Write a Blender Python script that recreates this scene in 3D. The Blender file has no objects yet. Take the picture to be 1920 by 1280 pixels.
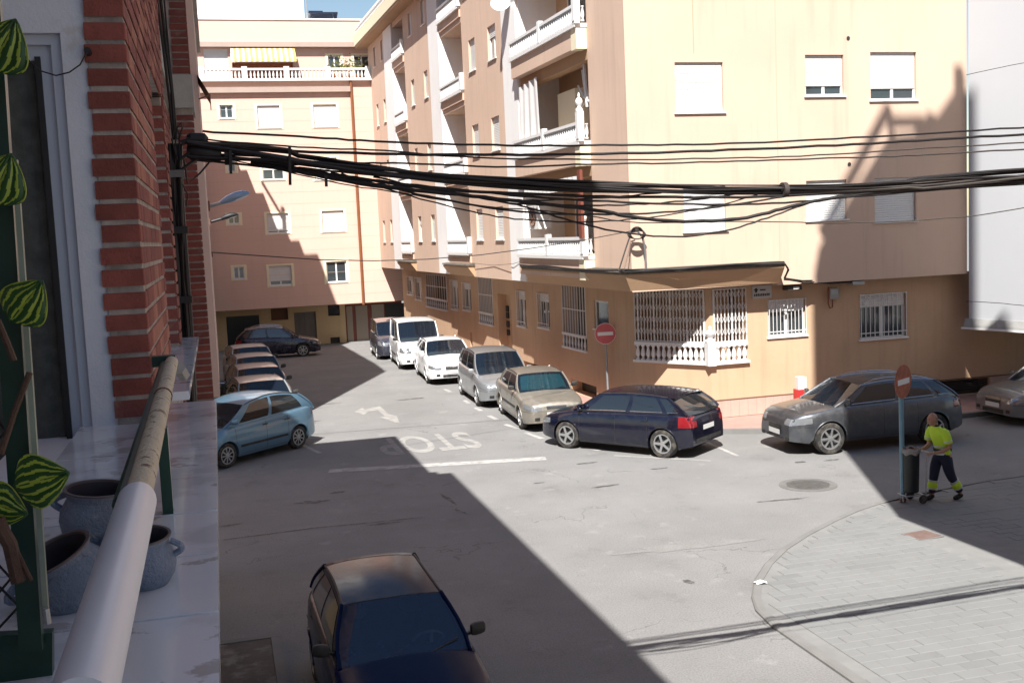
import bpy, math, random
from mathutils import Vector, Matrix
R_ = math.radians
random.seed(7)
scene = bpy.context.scene
COL = scene.collection

# ------------------------------------------------------------------ camera
# world axes: X across the street (to the right), Y along the street, Z up; the lens is 5.2 m above the road
F_PX = 2045.0
CAM_Z = 5.2
ROLL = R_(2.52); PITCH = math.atan(205.3 / F_PX); PAN = R_(14.9685)
fw = Vector((0, math.cos(PITCH), -math.sin(PITCH))); rt = Vector((1, 0, 0)); up = rt.cross(fw)
cR = rt * math.cos(ROLL) - up * math.sin(ROLL)
cU = up * math.cos(ROLL) + rt * math.sin(ROLL)
rz = Matrix.Rotation(-PAN, 3, 'Z')
fw, cR, cU = rz @ fw, rz @ cR, rz @ cU
CP = Vector((0, 0, CAM_Z))
cam = bpy.data.cameras.new('camera'); camo = bpy.data.objects.new('camera', cam); COL.objects.link(camo)
mw = Matrix((cR, cU, -fw)).transposed().to_4x4(); mw.translation = CP
camo.matrix_world = mw
cam.sensor_width = 36; cam.lens = F_PX / 1920 * 36; cam.clip_start = 0.05; cam.clip_end = 2000
scene.camera = camo

# ------------------------------------------------------------------ sky, sun, exposure
SUN_AZ, SUN_EL = R_(23), R_(51)
world = bpy.data.worlds.new('World'); scene.world = world; world.use_nodes = True
wn = world.node_tree; bg = wn.nodes['Background']
sky = wn.nodes.new('ShaderNodeTexSky'); sky.sky_type = 'NISHITA'; sky.sun_disc = False
sky.sun_elevation = SUN_EL; sky.sun_rotation = math.pi + SUN_AZ
sky.air_density = 1.2; sky.dust_density = 0.35; sky.ozone_density = 1.2
wn.links.new(sky.outputs[0], bg.inputs[0]); bg.inputs[1].default_value = 0.060
sl = bpy.data.lights.new('sun', 'SUN'); sl.energy = 5.0; sl.angle = R_(0.4); sl.color = (1, 0.962, 0.905)
so = bpy.data.objects.new('sun', sl); COL.objects.link(so)
sdir = Vector((math.sin(SUN_AZ) * math.cos(SUN_EL), math.cos(SUN_AZ) * math.cos(SUN_EL), -math.sin(SUN_EL)))
so.rotation_euler = sdir.to_track_quat('-Z', 'Y').to_euler(); so.location = (0, 0, 60)
vs = scene.view_settings; vs.view_transform = 'Standard'; vs.look = 'None'; vs.exposure = 1.07; vs.gamma = 1
vs.use_curve_mapping = False
scene.render.engine = 'CYCLES'

# ------------------------------------------------------------------ surveying helpers: sight line from the balcony to a plane of the place
def ray(x, y): return fw + cR * (x - 960) / F_PX - cU * (y - 640) / F_PX
def on_axis(x, y, ax, val):
    d = ray(x, y); return CP + d * ((val - CP[ax]) / d[ax])
def gz(Y):  # street falls slightly at its far end
    return 0.0 if Y < 45 else -0.0326 * (Y - 45)
def gnd(x, y, z=0.0):
    p = on_axis(x, y, 2, z)
    for _ in range(6): p = on_axis(x, y, 2, z + gz(p.y))
    return p

# ------------------------------------------------------------------ object helpers
def tag(o, label=None, cat=None, group=None, kind=None):
    if label: o['label'] = label
    if cat: o['category'] = cat
    if group: o['group'] = group
    if kind: o['kind'] = kind
    return o
def empty(name, loc=(0, 0, 0), rot=0, label=None, cat=None, group=None):
    o = bpy.data.objects.new(name, None); COL.objects.link(o); o.location = loc; o.rotation_euler = (0, 0, rot)
    o.empty_display_size = .2
    return tag(o, label, cat, group)
def link(name, me, mat=None, parent=None, loc=None, rot=None):
    o = bpy.data.objects.new(name, me); COL.objects.link(o)
    if mat and len(me.materials) == 0: me.materials.append(mat)
    if parent: o.parent = parent
    if loc is not None: o.location = loc
    if rot is not None: o.rotation_euler = rot
    return o
class MB:
    """collects vertices and faces, builds ONE mesh object"""
    def __init__(s, xf=None): s.v = []; s.f = []; s.xf = xf; s.smooth = False
    def P(s, p):
        p = Vector(p); s.v.append(s.xf(p) if s.xf else p); return len(s.v) - 1
    def face(s, pts): s.f.append([s.P(p) for p in pts])
    def box(s, a, b):
        x0, y0, z0 = a; x1, y1, z1 = b
        if x0 > x1: x0, x1 = x1, x0
        if y0 > y1: y0, y1 = y1, y0
        if z0 > z1: z0, z1 = z1, z0
        i = [s.P(p) for p in ((x0,y0,z0),(x1,y0,z0),(x1,y1,z0),(x0,y1,z0),(x0,y0,z1),(x1,y0,z1),(x1,y1,z1),(x0,y1,z1))]
        for q in ((0,3,2,1),(4,5,6,7),(0,1,5,4),(1,2,6,5),(2,3,7,6),(3,0,4,7)): s.f.append([i[k] for k in q])
        return s
    def bar(s, a, b, w, h=None, upv=(0, 0, 1)):
        a = Vector(a); b = Vector(b); h = h or w; d = (b - a).normalized(); u = Vector(upv)
        if abs(d.dot(u)) > .98: u = Vector((1, 0, 0))
        r = d.cross(u).normalized() * w / 2; t = r.cross(d).normalized() * h / 2
        i = [s.P(p) for p in (a-r-t, a+r-t, a+r+t, a-r+t, b-r-t, b+r-t, b+r+t, b-r+t)]
        for q in ((0,3,2,1),(4,5,6,7),(0,1,5,4),(1,2,6,5),(2,3,7,6),(3,0,4,7)): s.f.append([i[k] for k in q])
        return s
    def tube(s, pts, r, n=8, cap=True, radii=None):
        pts = [Vector(p) for p in pts]; rings = []; prev = None
        for k, p in enumerate(pts):
            d = (pts[min(k+1, len(pts)-1)] - pts[max(k-1, 0)]).normalized()
            if prev is None:
                u = Vector((0, 0, 1)) if abs(d.z) < .9 else Vector((1, 0, 0)); a = d.cross(u).normalized()
            else: a = (prev - d * prev.dot(d)).normalized()
            prev = a; b = d.cross(a); rr = radii[k] if radii else r
            rings.append([s.P(p + a*rr*math.cos(t) + b*rr*math.sin(t)) for t in [2*math.pi*j/n for j in range(n)]])
        for k in range(len(rings)-1):
            for j in range(n):
                s.f.append([rings[k][j], rings[k][(j+1) % n], rings[k+1][(j+1) % n], rings[k+1][j]])
        if cap: s.f.append(rings[0][::-1]); s.f.append(rings[-1])
        s.smooth = True; return s
    def lathe(s, prof, c=(0, 0, 0), n=20, axis='z', cap=True):
        c = Vector(c); rings = []
        def q(r, h, t):
            if axis == 'z': return c + Vector((r*math.cos(t), r*math.sin(t), h))
            if axis == 'y': return c + Vector((r*math.cos(t), h, r*math.sin(t)))
            return c + Vector((h, r*math.cos(t), r*math.sin(t)))
        for r, h in prof: rings.append([s.P(q(r, h, 2*math.pi*j/n)) for j in range(n)])
        for k in range(len(rings)-1):
            for j in range(n): s.f.append([rings[k][j], rings[k][(j+1) % n], rings[k+1][(j+1) % n], rings[k+1][j]])
        if cap: s.f.append(rings[0][::-1]); s.f.append(rings[-1])
        s.smooth = True; return s
    def prism(s, poly, z0, z1):  # poly in xy, CCW
        n = len(poly); a = [s.P((p[0], p[1], z0)) for p in poly]; b = [s.P((p[0], p[1], z1)) for p in poly]
        s.f.append(a[::-1]); s.f.append(b)
        for k in range(n): s.f.append([a[k], a[(k+1) % n], b[(k+1) % n], b[k]])
        return s
    def grid(s, rows, close=False, flip=False):
        idx = [[s.P(p) for p in r] for r in rows]; m = len(idx[0])
        for k in range(len(idx)-1):
            for j in range(m if close else m-1):
                q = [idx[k][j], idx[k][(j+1) % m], idx[k+1][(j+1) % m], idx[k+1][j]]
                s.f.append(q[::-1] if flip else q)
        return s
    def mesh(s, name, smooth=None, angle=35):
        me = bpy.data.meshes.new(name); me.from_pydata([tuple(v) for v in s.v], [], s.f); me.update()
        if smooth if smooth is not None else s.smooth:
            me.shade_smooth(); me.set_sharp_from_angle(angle=R_(angle))
        return me
    def build(s, name, mat, parent=None, smooth=None, angle=35, loc=None, rot=None):
        return link(name, s.mesh(name, smooth, angle), mat, parent, loc, rot)

# ------------------------------------------------------------------ materials
def mat(name, col, rough=.7, metal=0, spec=.5, var=0, vscale=2.0, col2=None, bump=0, bscale=60, stain=None, coat=0, trans=0, grime=0, alpha=1, streak=0, speck=0, crack=0):
    m = bpy.data.materials.new(name); m.use_nodes = True; nt = m.node_tree; N = nt.nodes; L = nt.links
    b = N['Principled BSDF']
    b.inputs['Roughness'].default_value = rough; b.inputs['Metallic'].default_value = metal
    b.inputs['Specular IOR Level'].default_value = spec
    if coat: b.inputs['Coat Weight'].default_value = coat; b.inputs['Coat Roughness'].default_value = .05
    if trans: b.inputs['Transmission Weight'].default_value = trans
    b.inputs['Alpha'].default_value = alpha
    c4 = lambda c: (c[0], c[1], c[2], 1)
    b.inputs['Base Color'].default_value = c4(col)
    geo = N.new('ShaderNodeNewGeometry')
    out = None
    def mix(fac, a, bcol, mode='MIX'):
        x = N.new('ShaderNodeMix'); x.data_type = 'RGBA'; x.blend_type = mode
        if isinstance(fac, float): x.inputs[0].default_value = fac
        else: L.new(fac, x.inputs[0])
        for i, v in ((6, a), (7, bcol)):
            if isinstance(v, tuple): x.inputs[i].default_value = c4(v)
            else: L.new(v, x.inputs[i])
        return x.outputs[2]
    def noise(scale, detail=5, rough_=.6, vec=None):
        n = N.new('ShaderNodeTexNoise'); n.inputs['Scale'].default_value = scale; n.inputs['Detail'].default_value = detail
        n.inputs['Roughness'].default_value = rough_; L.new(vec or geo.outputs['Position'], n.inputs['Vector']); return n.outputs[0]
    def ramp(x, a, b_):
        r = N.new('ShaderNodeMapRange'); r.inputs[1].default_value = a; r.inputs[2].default_value = b_; r.clamp = True
        L.new(x, r.inputs[0]); return r.outputs[0]
    cur = tuple(col)
    if var:
        c2 = col2 or tuple(x * (1 - var) for x in col)
        cur = mix(ramp(noise(vscale), .35, .68), cur, c2)
        cur = mix(ramp(noise(vscale * 9, 4), .3, .75), cur, mix(.5, cur, tuple(x * (1 - var * .7) for x in col)))
    if streak:
        sc = N.new('ShaderNodeVectorMath'); sc.operation = 'MULTIPLY'; L.new(geo.outputs['Position'], sc.inputs[0]); sc.inputs[1].default_value = (2.2, 2.2, .16)
        f = ramp(noise(1.6, 6, .65, sc.outputs[0]), .52, .8)
        mm = N.new('ShaderNodeMath'); mm.operation = 'MULTIPLY'; L.new(f, mm.inputs[0]); mm.inputs[1].default_value = streak
        cur = mix(mm.outputs[0], cur, tuple(x * .45 for x in col))
    if stain:
        for (sc_, lo, hi, scol) in stain: cur = mix(ramp(noise(sc_, 6, .62), lo, hi), cur, scol)
    if speck:
        cur = mix(ramp(noise(38, 3, .8), .38, .72), cur, mix(speck, cur, (.03, .03, .03)))
        cur = mix(ramp(noise(75, 2, .8), .58, .80), cur, mix(speck * .9, cur, (.5, .49, .47)))
    if crack:
        vo = N.new('ShaderNodeTexVoronoi'); vo.feature = 'DISTANCE_TO_EDGE'; vo.inputs['Scale'].default_value = .26
        ds = N.new('ShaderNodeVectorMath'); ds.operation = 'MULTIPLY_ADD'; nn = N.new('ShaderNodeTexNoise'); nn.inputs['Scale'].default_value = 1.3; nn.inputs['Detail'].default_value = 7
        L.new(geo.outputs['Position'], nn.inputs['Vector']); L.new(nn.outputs['Color'], ds.inputs[0]); ds.inputs[1].default_value = (1.6, 1.6, 0); L.new(geo.outputs['Position'], ds.inputs[2]); L.new(ds.outputs[0], vo.inputs['Vector'])
        f1 = ramp(vo.outputs[0], .0035, .0); f2 = ramp(noise(.5, 3), .46, .60)
        mm = N.new('ShaderNodeMath'); mm.operation = 'MULTIPLY'; L.new(f1, mm.inputs[0]); L.new(f2, mm.inputs[1]); m2 = N.new('ShaderNodeMath'); m2.operation = 'MULTIPLY'; L.new(mm.outputs[0], m2.inputs[0]); m2.inputs[1].default_value = crack
        cur = mix(m2.outputs[0], cur, (.06, .06, .058))
    if grime:
        f = ramp(noise(7, 6, .7), .45, .8)
        mm = N.new('ShaderNodeMath'); mm.operation = 'MULTIPLY'; L.new(f, mm.inputs[0]); mm.inputs[1].default_value = grime
        cur = mix(mm.outputs[0], cur, (.42, .36, .29))
        rr = N.new('ShaderNodeMapRange'); L.new(f, rr.inputs[0]); rr.inputs[3].default_value = rough; rr.inputs[4].default_value = min(1, rough + .35 * grime + .1)
        L.new(rr.outputs[0], b.inputs['Roughness'])
    if not isinstance(cur, tuple): L.new(cur, b.inputs['Base Color'])
    if bump:
        bp = N.new('ShaderNodeBump'); bp.inputs['Strength'].default_value = bump; bp.inputs['Distance'].default_value = .01
        L.new(noise(bscale, 4, .7), bp.inputs['Height']); L.new(bp.outputs[0], b.inputs['Normal'])
    m.diffuse_color = c4(col)
    return m
# ------------------------------------------------------------------ material palette
M = dict(
 asphalt=mat('asphalt', (.252, .249, .246), .88, var=.24, vscale=.45, bump=.7, bscale=60, speck=.42, crack=.75, stain=[(.9, .60, .74, (.17, .165, .16)), (11, .66, .74, (.11, .105, .10)), (1.7, .60, .74, (.29, .287, .28)), (4.5, .62, .76, (.185, .18, .176))]),
 paint=mat('road_paint', (.44, .435, .42), .85, var=.3, vscale=3, stain=[(5, .47, .62, (.26, .25, .24))], bump=.3),
 paint_worn=mat('worn_road_paint', (.35, .345, .33), .85, var=.3, vscale=3, stain=[(4, .46, .60, (.25, .24, .23))], bump=.3),
 paver=mat('grey_paving', (.20, .204, .202), .85, var=.14, vscale=.8, bump=.3, bscale=60, stain=[(2, .6, .78, (.175, .175, .172))]),
 paver2=mat('dark_grey_paving', (.197, .201, .2), .85, var=.2, vscale=.9, bump=.3, bscale=60),
 mortar=mat('pale_joint', (.215, .215, .21), .95, var=.2, vscale=3),
 kerb=mat('kerb_concrete', (.20, .197, .19), .85, var=.25, vscale=2, bump=.3),
 pinktile=mat('pink_paving', (.42, .25, .21), .85, var=.2, vscale=2, bump=.2),
 plinth=mat('pink_plinth', (.50, .36, .30), .8, var=.15, vscale=3, streak=.3),
 peach=mat('peach_render', (.645, .47, .362), .9, var=.09, vscale=.5, bump=.15, bscale=120, streak=.30),
 peach_low=mat('ochre_render', (.56, .385, .25), .9, var=.12, vscale=.7, bump=.2, bscale=120, streak=.35, stain=[(1.1, .68, .85, (.42, .26, .17))]),
 cream=mat('cream_render', (.80, .72, .52), .88, var=.05, vscale=.7, bump=.1),
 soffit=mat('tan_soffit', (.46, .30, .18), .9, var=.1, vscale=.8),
 white=mat('white_render', (.83, .82, .81), .85, var=.06, vscale=.8, streak=.15),
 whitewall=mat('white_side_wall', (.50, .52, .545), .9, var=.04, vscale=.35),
 pink=mat('pink_render', (.64, .445, .37), .9, var=.05, vscale=.4, bump=.1, streak=.14),
 pinkline=mat('render_joint', (.52, .35, .28), .9),
 yellow=mat('yellow_render', (.60, .46, .27), .9, var=.1, vscale=.8, streak=.3),
 corn=mat('grey_brown_cornice', (.40, .31, .265), .9, var=.1, vscale=2),  # shade lines of the far cornices are put into this grey-brown
 brown=mat('brown_band', (.17, .085, .055), .8, var=.2, vscale=2),
 redframe=mat('red_brown_frame', (.20, .055, .035), .6, var=.2),
 greydoor=mat('grey_door', (.17, .155, .14), .5, var=.2, vscale=2),
 greendoor=mat('dark_green_door', (.012, .02, .022), .3, var=.2),
 frame=mat('white_frame', (.72, .72, .71), .4),
 shutter=mat('white_shutter', (.66, .66, .65), .55, var=.04),
 grill=mat('white_iron', (.72, .71, .70), .5, var=.1, vscale=5),
 pane=mat('window_glass', (.035, .045, .05), .06, spec=.7, coat=.6),
 curtain=mat('curtain', (.42, .41, .39), .9, var=.4, vscale=14),
 lip=mat('weathered_coping', (.15, .13, .105), .95, var=.5, vscale=6, bump=.6, bscale=30),
 copper=mat('drainpipe_paint', (.24, .085, .03), .5, var=.15),
 iron=mat('dark_iron', (.03, .028, .027), .6),
 rubber=mat('black_rubber', (.012, .012, .014), .55, var=.3, vscale=10),
 cable=mat('black_cable', (.012, .011, .012), .5, var=.3, vscale=8),
 cable2=mat('dusty_cable', (.055, .045, .04), .7, var=.4, vscale=8),
 tape=mat('grey_tape', (.16, .165, .17), .6, var=.3, vscale=20),
 solar=mat('solar_black', (.012, .016, .03), .15, coat=.5),
 awning=mat('awning_yellow', (.60, .42, .12), .9), awning2=mat('awning_white', (.62, .60, .55), .9),
 brick=mat('red_brick', (.30, .086, .066), .88, var=.5, vscale=6, bump=.6, bscale=80, stain=[(20, .6, .8, (.19, .05, .035))]),
 brick2=mat('orange_brick', (.43, .17, .115), .88, var=.4, vscale=6, bump=.6, bscale=80),
 brick3=mat('dark_brick', (.22, .068, .058), .85, var=.3, vscale=6, bump=.6, bscale=80, stain=[(9, .55, .8, (.30, .19, .15))]),
 joint=mat('brick_mortar', (.50, .44, .40), .95, var=.55, vscale=9, bump=.7, bscale=60),
 plaster=mat('white_plaster', (.66, .70, .77), .9, var=.12, vscale=3, bump=.25, bscale=60, stain=[(3.2, .62, .75, (.42, .36, .27))]),
 marble=mat('white_marble', (.70, .76, .84), .16, coat=.4, stain=[(2.5, .50, .57, (.56, .61, .68)), (8, .58, .615, (.44, .46, .48))]),  # sky reflection is put in as a bluish tint
 upvc=mat('white_upvc', (.50, .54, .62), .35, var=.05),
 green=mat('dark_green_paint', (.008, .045, .030), .35, var=.3, vscale=6),
 steel=mat('pole_steel', (.42, .44, .46), .45, metal=.6, var=.2, vscale=4),
 bluepole=mat('blue_grey_pole', (.15, .30, .40), .45, var=.25, vscale=4),
 dirtpave=mat('dirty_paving', (.13, .105, .09), .9, var=.35, vscale=3, bump=.4, stain=[(4, .5, .65, (.20, .18, .16))]),
 manring=mat('manhole_ring_concrete', (.165, .16, .152), .9, var=.3, vscale=4),
 concrete=mat('pale_concrete', (.45, .44, .41), .9, var=.25, vscale=4, bump=.4),
)

# ------------------------------------------------------------------ ground, road and pavements
def gzc(Y): return max(gz(Y), -.98)
m = MB(); ys = [-300, -20, 10, 20, 30, 45, 50, 55, 60, 75, 300, 1500]
m.grid([[(X, Y, gzc(Y)) for X in (-1200, -40, 0, 5, 10, 30, 1200)] for Y in ys], flip=True)
tag(m.build('road', M['asphalt']), kind='structure')
def flat(name, poly, z, mt, kind='structure', parent=None):
    m = MB(); m.face([(x, y, z + gzc(y)) for x, y in poly]); o = m.build(name, mt, parent)
    if kind: o['kind'] = kind
    return o
def strip(name, a, b, w, mt, z=.005):
    a = Vector(a); b = Vector(b); n = (b - a).normalized(); n = Vector((-n.y, n.x)) * w / 2
    return flat(name, [tuple(a - n), tuple(b - n), tuple(b + n), tuple(a + n)], z, mt)
strip('stop_line', (2.15, 24.58), (7.0, 23.62), .36, M['paint'])
# STOP painted for drivers who come towards the balcony
tc = bpy.data.curves.new('stop_lettering', 'FONT'); tc.body = 'STOP'; tc.size = 1; tc.offset = .022
to = bpy.data.objects.new('stop_lettering', tc); COL.objects.link(to)
bpy.context.view_layer.update()
dg = bpy.context.evaluated_depsgraph_get(); tm = bpy.data.meshes.new_from_object(to.evaluated_get(dg)); bpy.data.objects.remove(to)
xs = [v.co.x for v in tm.vertices]; yy = [v.co.y for v in tm.vertices]
for v in tm.vertices:
    tx = (v.co.x - min(xs)) / (max(xs) - min(xs)); ty = (v.co.y - min(yy)) / (max(yy) - min(yy))
    v.co = (6.05 - tx * 2.45, 27.95 - ty * 2.35 - .12 * (.5 - tx), .005)
tm.materials.clear()
tag(link('stop_lettering', tm, M['paint_worn']), kind='structure')
# two-headed turn arrow
def gpoly(pts, z=.005): return [tuple(gnd(x, y, 0)[:2]) for x, y in pts]
flat('lane_arrow', gpoly([(664, 772), (680, 764), (684, 768), (712, 761), (722, 770), (728, 776), (744, 780), (749, 792), (742, 792), (712, 782), (722, 780), (708, 769), (690, 772), (683, 778)][::-1]), .005, M['paint_worn'])
# dashes that mark the parking lane
ln = [(690, 650), (730, 680), (790, 716), (840, 735), (880, 756), (950, 796), (1030, 832)]
pts = [gnd(x, y) for x, y in ln]
for i, (a, b) in enumerate([((7.25, 33.2), (7.22, 32.5)), ((7.23, 31.6), (7.24, 30.9)), ((7.2, 36.0), (7.22, 35.2)), ((7.24, 30.0), (7.28, 29.2)), ((7.3, 28.4), (7.42, 27.6)), ((7.1, 38.6), (7.12, 37.8)), ((7.45, 27.0), (7.62, 25.9)), ((6.9, 47), (6.95, 46))]):
    strip('parking_dash', a, b, .14, M['paint'])
strip('parking_line', (7.7, 25.4), (8.4, 23.9), .12, M['paint'])
strip('parking_line', (8.5, 23.2), (10.2, 21.7), .12, M['paint_worn'])
strip('parking_line', (11.05, 24.3), (10.95, 21.9), .1, M['paint'])
strip('parking_line', (1.7, 28.6), (2.15, 26.8), .12, M['paint'])
strip('parking_line', (1.2, 29.4), (2.3, 28.9), .1, M['paint_worn'])

# oil stains, gully marks and a repaired strip in the asphalt
def blob(name, x, y, rx, ry, mt, rot=0, seed=0, z=.0045):
    rr = random.Random(seed); c = gnd(x, y); pts = []
    for i in range(22):
        t = 2*math.pi*i/22; k = 1 + rr.uniform(-.28, .28); a, b_ = rx*k*math.cos(t), ry*k*math.sin(t)
        pts.append((c.x + a*math.cos(rot) - b_*math.sin(rot), c.y + a*math.sin(rot) + b_*math.cos(rot)))
    return flat(name, pts, z, mt)
STN = mat('oil_stain', (.085, .083, .08), .7, var=.5, vscale=9, speck=.3, stain=[(6, .45, .6, (.16, .157, .152))])
PTC = mat('asphalt_repair', (.200, .197, .193), .9, var=.2, vscale=1.5, speck=.4, bump=.6)
for i, (x, y, rx, ry, ro) in enumerate(((632, 923, .16, .09, .3), (585, 941, .34, .12, -.1), (840, 935, .05, .45, .12), (862, 958, .04, .22, .3), (722, 981, .35, .05, 0), (770, 748, .42, .10, .1), (615, 757, .38, .07, 0), (585, 790, .3, .06, .1), (1465, 937, .5, .05, -.1), (1500, 866, .12, .07, 0), (1560, 862, .16, .06, 0), (1100, 868, .25, .05, 0), (1236, 878, .2, .05, 0), (1010, 905, .12, .04, 0), (1135, 911, .3, .06, .1), (425, 985, .25, .06, .2), (690, 1240, .3, .2, 0), (1290, 1090, .06, .10, .4))):
    blob('stain', x, y, rx, ry, STN, ro, i)
flat('asphalt_repair', [(-.2, 19.6), (1.4, 19.72), (3.4, 19.62), (3.4, 19.66), (1.4, 19.77), (-.2, 19.64)], .0042, STN)
flat('asphalt_repair', [(1.2, 29.6), (8.0, 29.0), (8.0, 29.1), (1.2, 29.7)], .0042, PTC)
blob('worn_patch', 1290, 1023, 1.1, .18, mat('pale_asphalt', (.25, .246, .24), .9, var=.2, vscale=2, speck=.4, stain=[(3, .45, .6, (.21, .206, .2))]), -.05, 50)
# corner pavement
kerbline = [(6.56, 6.0), (6.56, 10.4), (6.57, 12.3), (6.66, 12.9), (6.86, 13.4), (7.18, 13.95), (7.7, 14.6), (8.3, 15.2), (9.0, 15.75), (9.9, 16.35), (10.6, 16.8), (11.3, 17.15), (12.2, 17.45), (14, 17.75), (20, 18.2), (34, 19)]
def offset(line, d):
    out = []
    for k, p in enumerate(line):
        a = Vector(line[max(k-1, 0)]); b = Vector(line[min(k+1, len(line)-1)]); n = (b - a).normalized(); out.append((p[0] + n.y * d, p[1] - n.x * d))
    return out
inner = offset(kerbline, .13)
KH = .05
def tooth(x): return KH if x < 10.3 else max(.012, KH - (x - 10.3) * .06)   # the kerb drops towards the post
m = MB(); rows = []
for k, p in enumerate(kerbline):
    q = inner[k]; h = tooth(p[0]); mid = (p[0] * .8 + q[0] * .2, p[1] * .8 + q[1] * .2)
    rows.append([(p[0], p[1], -.05), (p[0], p[1], h - .02), (mid[0], mid[1], h), (q[0], q[1], h), (q[0], q[1], -.05)])
m.grid(rows); tag(m.build('kerb', M['kerb']), kind='structure')
m = MB(); n0 = len(inner); base = []
poly = inner + [(34, 6)]
m.face([(x, y, tooth(x) - .012) for x, y in inner[:11]] + [(14, 6, tooth(10.6) - .012)])
m.face([(x, y, tooth(x) - .012) for x, y in inner[10:]] + [(34, 6, 0), (14, 6, tooth(10.6) - .012)])
pav = tag(m.build('corner_pavement', M['mortar']), kind='structure')
def inside(p, poly):
    c = False; j = len(poly) - 1
    for i in range(len(poly)):
        if (poly[i][1] > p[1]) != (poly[j][1] > p[1]) and p[0] < (poly[j][0] - poly[i][0]) * (p[1] - poly[i][1]) / (poly[j][1] - poly[i][1]) + poly[i][0]: c = not c
        j = i
    return c
tw, th = .40, .20; stones = []
ins2 = offset(kerbline, .16); ip = ins2 + [(34, 6)]
def clip_ok(cs): return all(inside(c, ip) for c in cs)
r = 0; Y = 6.6
stone_me = None
def stone_mesh(w, h):
    b = MB(); e = .006; t = .03
    a = [(-w/2, -h/2), (w/2, -h/2), (w/2, h/2), (-w/2, h/2)]; c = [(-w/2+e, -h/2+e), (w/2-e, -h/2+e), (w/2-e, h/2-e), (-w/2+e, h/2-e)]
    b.grid([[(x, y, -t) for x, y in a], [(x, y, -e) for x, y in a], [(x, y, 0) for x, y in c]], close=True); b.face([(x, y, 0) for x, y in c])
    return b.mesh('paving_stone')
g = .006
full = [stone_mesh(tw - g, th - g), stone_mesh(tw - g, th - g), stone_mesh(tw/2 - g, th - g)]
for me_, k in zip(full, ('paver', 'paver2', 'paver')): me_.materials.append(M[k])
rnd = random.Random(3)
while Y < 17.9:
    X = 6.70 + (.2 if r % 2 else 0); 
    while X < 15:
        cs = [(X + g, Y + g), (X + tw - g, Y + g), (X + tw - g, Y + th - g), (X + g, Y + th - g)]
        if clip_ok(cs): stones.append((X + tw/2, Y + th/2, 0 if rnd.random() < .75 else 1))
        else:
            for sx in (X, X + tw/2):
                cs = [(sx + .02, Y + .02), (sx + tw/2 - .02, Y + .02), (sx + tw/2 - .02, Y + th - .02), (sx + .02, Y + th - .02)]
                if clip_ok(cs): stones.append((sx + tw/4, Y + th/2, 2))
        X += tw
    Y += th; r += 1
def vis(s):
    d = Vector((s[0], s[1], 0)) - CP; w = d.dot(fw); px = 960 + F_PX * d.dot(cR) / w; py = 640 - F_PX * d.dot(cU) / w
    return px < 1960 and py < 1320
stones = [s for s in stones if vis(s)]
stones.sort(key=lambda s: s[0]**2 + s[1]**2)
rest = MB()
for k, (x, y, t) in enumerate(stones):
    z = tooth(x) + rnd.uniform(-.002, .002); w = (tw if t < 2 else tw/2)
    if k < 290:
        link('paving_stone', full[t], None, pav, (x, y, z), (rnd.uniform(-.003, .003), rnd.uniform(-.003, .003), 0))
    else:
        a = [(x - w/2 + g/2, y - th/2 + g/2), (x + w/2 - g/2, y - th/2 + g/2), (x + w/2 - g/2, y + th/2 - g/2), (x - w/2 + g/2, y + th/2 - g/2)]
        a = [(p + (.0015 if p < x else -.0015) * -1, q + (.0015 if q < y else -.0015) * -1) for p, q in a]; rest.grid([[(p, q, z - .03) for p, q in a], [(p, q, z) for p, q in a]], close=True); rest.face([(p, q, z) for p, q in a])
o = rest.build('paving_stones', M['paver'], pav); o['kind'] = 'stuff'

# pavement along the apartment block, with pink tiles and a grey kerb
side = [(34, 23.3), (15.5, 23.45), (12.75, 23.9), (11.3, 24.6), (10.3, 26.2), (9.75, 28.5), (9.45, 33), (9.1, 45), (8.7, 56)]
out2 = offset(side, -.16); m = MB()
m.grid([[(a[0], a[1], gzc(a[1]) - .04), (a[0], a[1], gzc(a[1]) + .12), (b[0], b[1], gzc(b[1]) + .12)] for a, b in zip(side, offset(side, .16))], flip=True)
tag(m.build('kerb', M['kerb']), kind='structure')
m = MB(); innr = offset(side, .16); back = [(34, 27), (15.5, 27), (13.5, 27), (13, 27), (12.4, 28.4), (11.6, 30), (11.2, 34), (11, 45), (10.6, 56)]
m.grid([[(a[0], a[1], gzc(a[1]) + .118), (b[0], b[1], gzc(b[1]) + .118)] for a, b in zip(innr, back)], flip=True)
tag(m.build('pavement', M['pinktile']), kind='structure')
# pavement at the foot of the brick building
m = MB(); m.box((-1.3, -4, -.02), (.357, 14.1, .10)); tag(m.build('pavement', M['dirtpave']), kind='structure')
m = MB(); m.box((.36, -4, -.02), (.49, 14.1, .112)); m.box((-1.3, 14.103, -.02), (.49, 14.22, .112)); tag(m.build('kerb', M['kerb']), kind='structure')

# manhole and grates
mh = gnd(1515, 909)
t = empty('manhole_cover', (mh.x, mh.y, .004), 0, 'round iron manhole cover in sunlit asphalt in front of the grey SUV', 'manhole cover')
m = MB(); m.lathe([(.56, -.01), (.56, .004), (.42, .006), (.42, -.01)], n=40, cap=False); m.build('ring', M['manring'], t)
mc = mat('cast_iron_cover', (.13, .128, .122), .6, metal=.3, var=.3, vscale=7, bump=.6, bscale=25)
m = MB(); m.lathe([(.41, -.01), (.41, .003), (.35, .003), (.35, .0), (.0, .0)], n=40, cap=False); m.build('cover', mc, t)
m = MB()
for i in range(-4, 5):
    for j in range(-4, 5):
        if i*i + j*j < 15: m.box((i*.08-.022, j*.08-.022, -.002), (i*.08+.022, j*.08+.022, .006))
m.build('tread_studs', mc, t)['kind'] = 'stuff'
t = empty('utility_cover', (10.72, 14.95, tooth(10.7)+.008), .12, 'small rusty square utility cover in the corner pavement, at the edge of the shade', 'utility cover')
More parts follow.
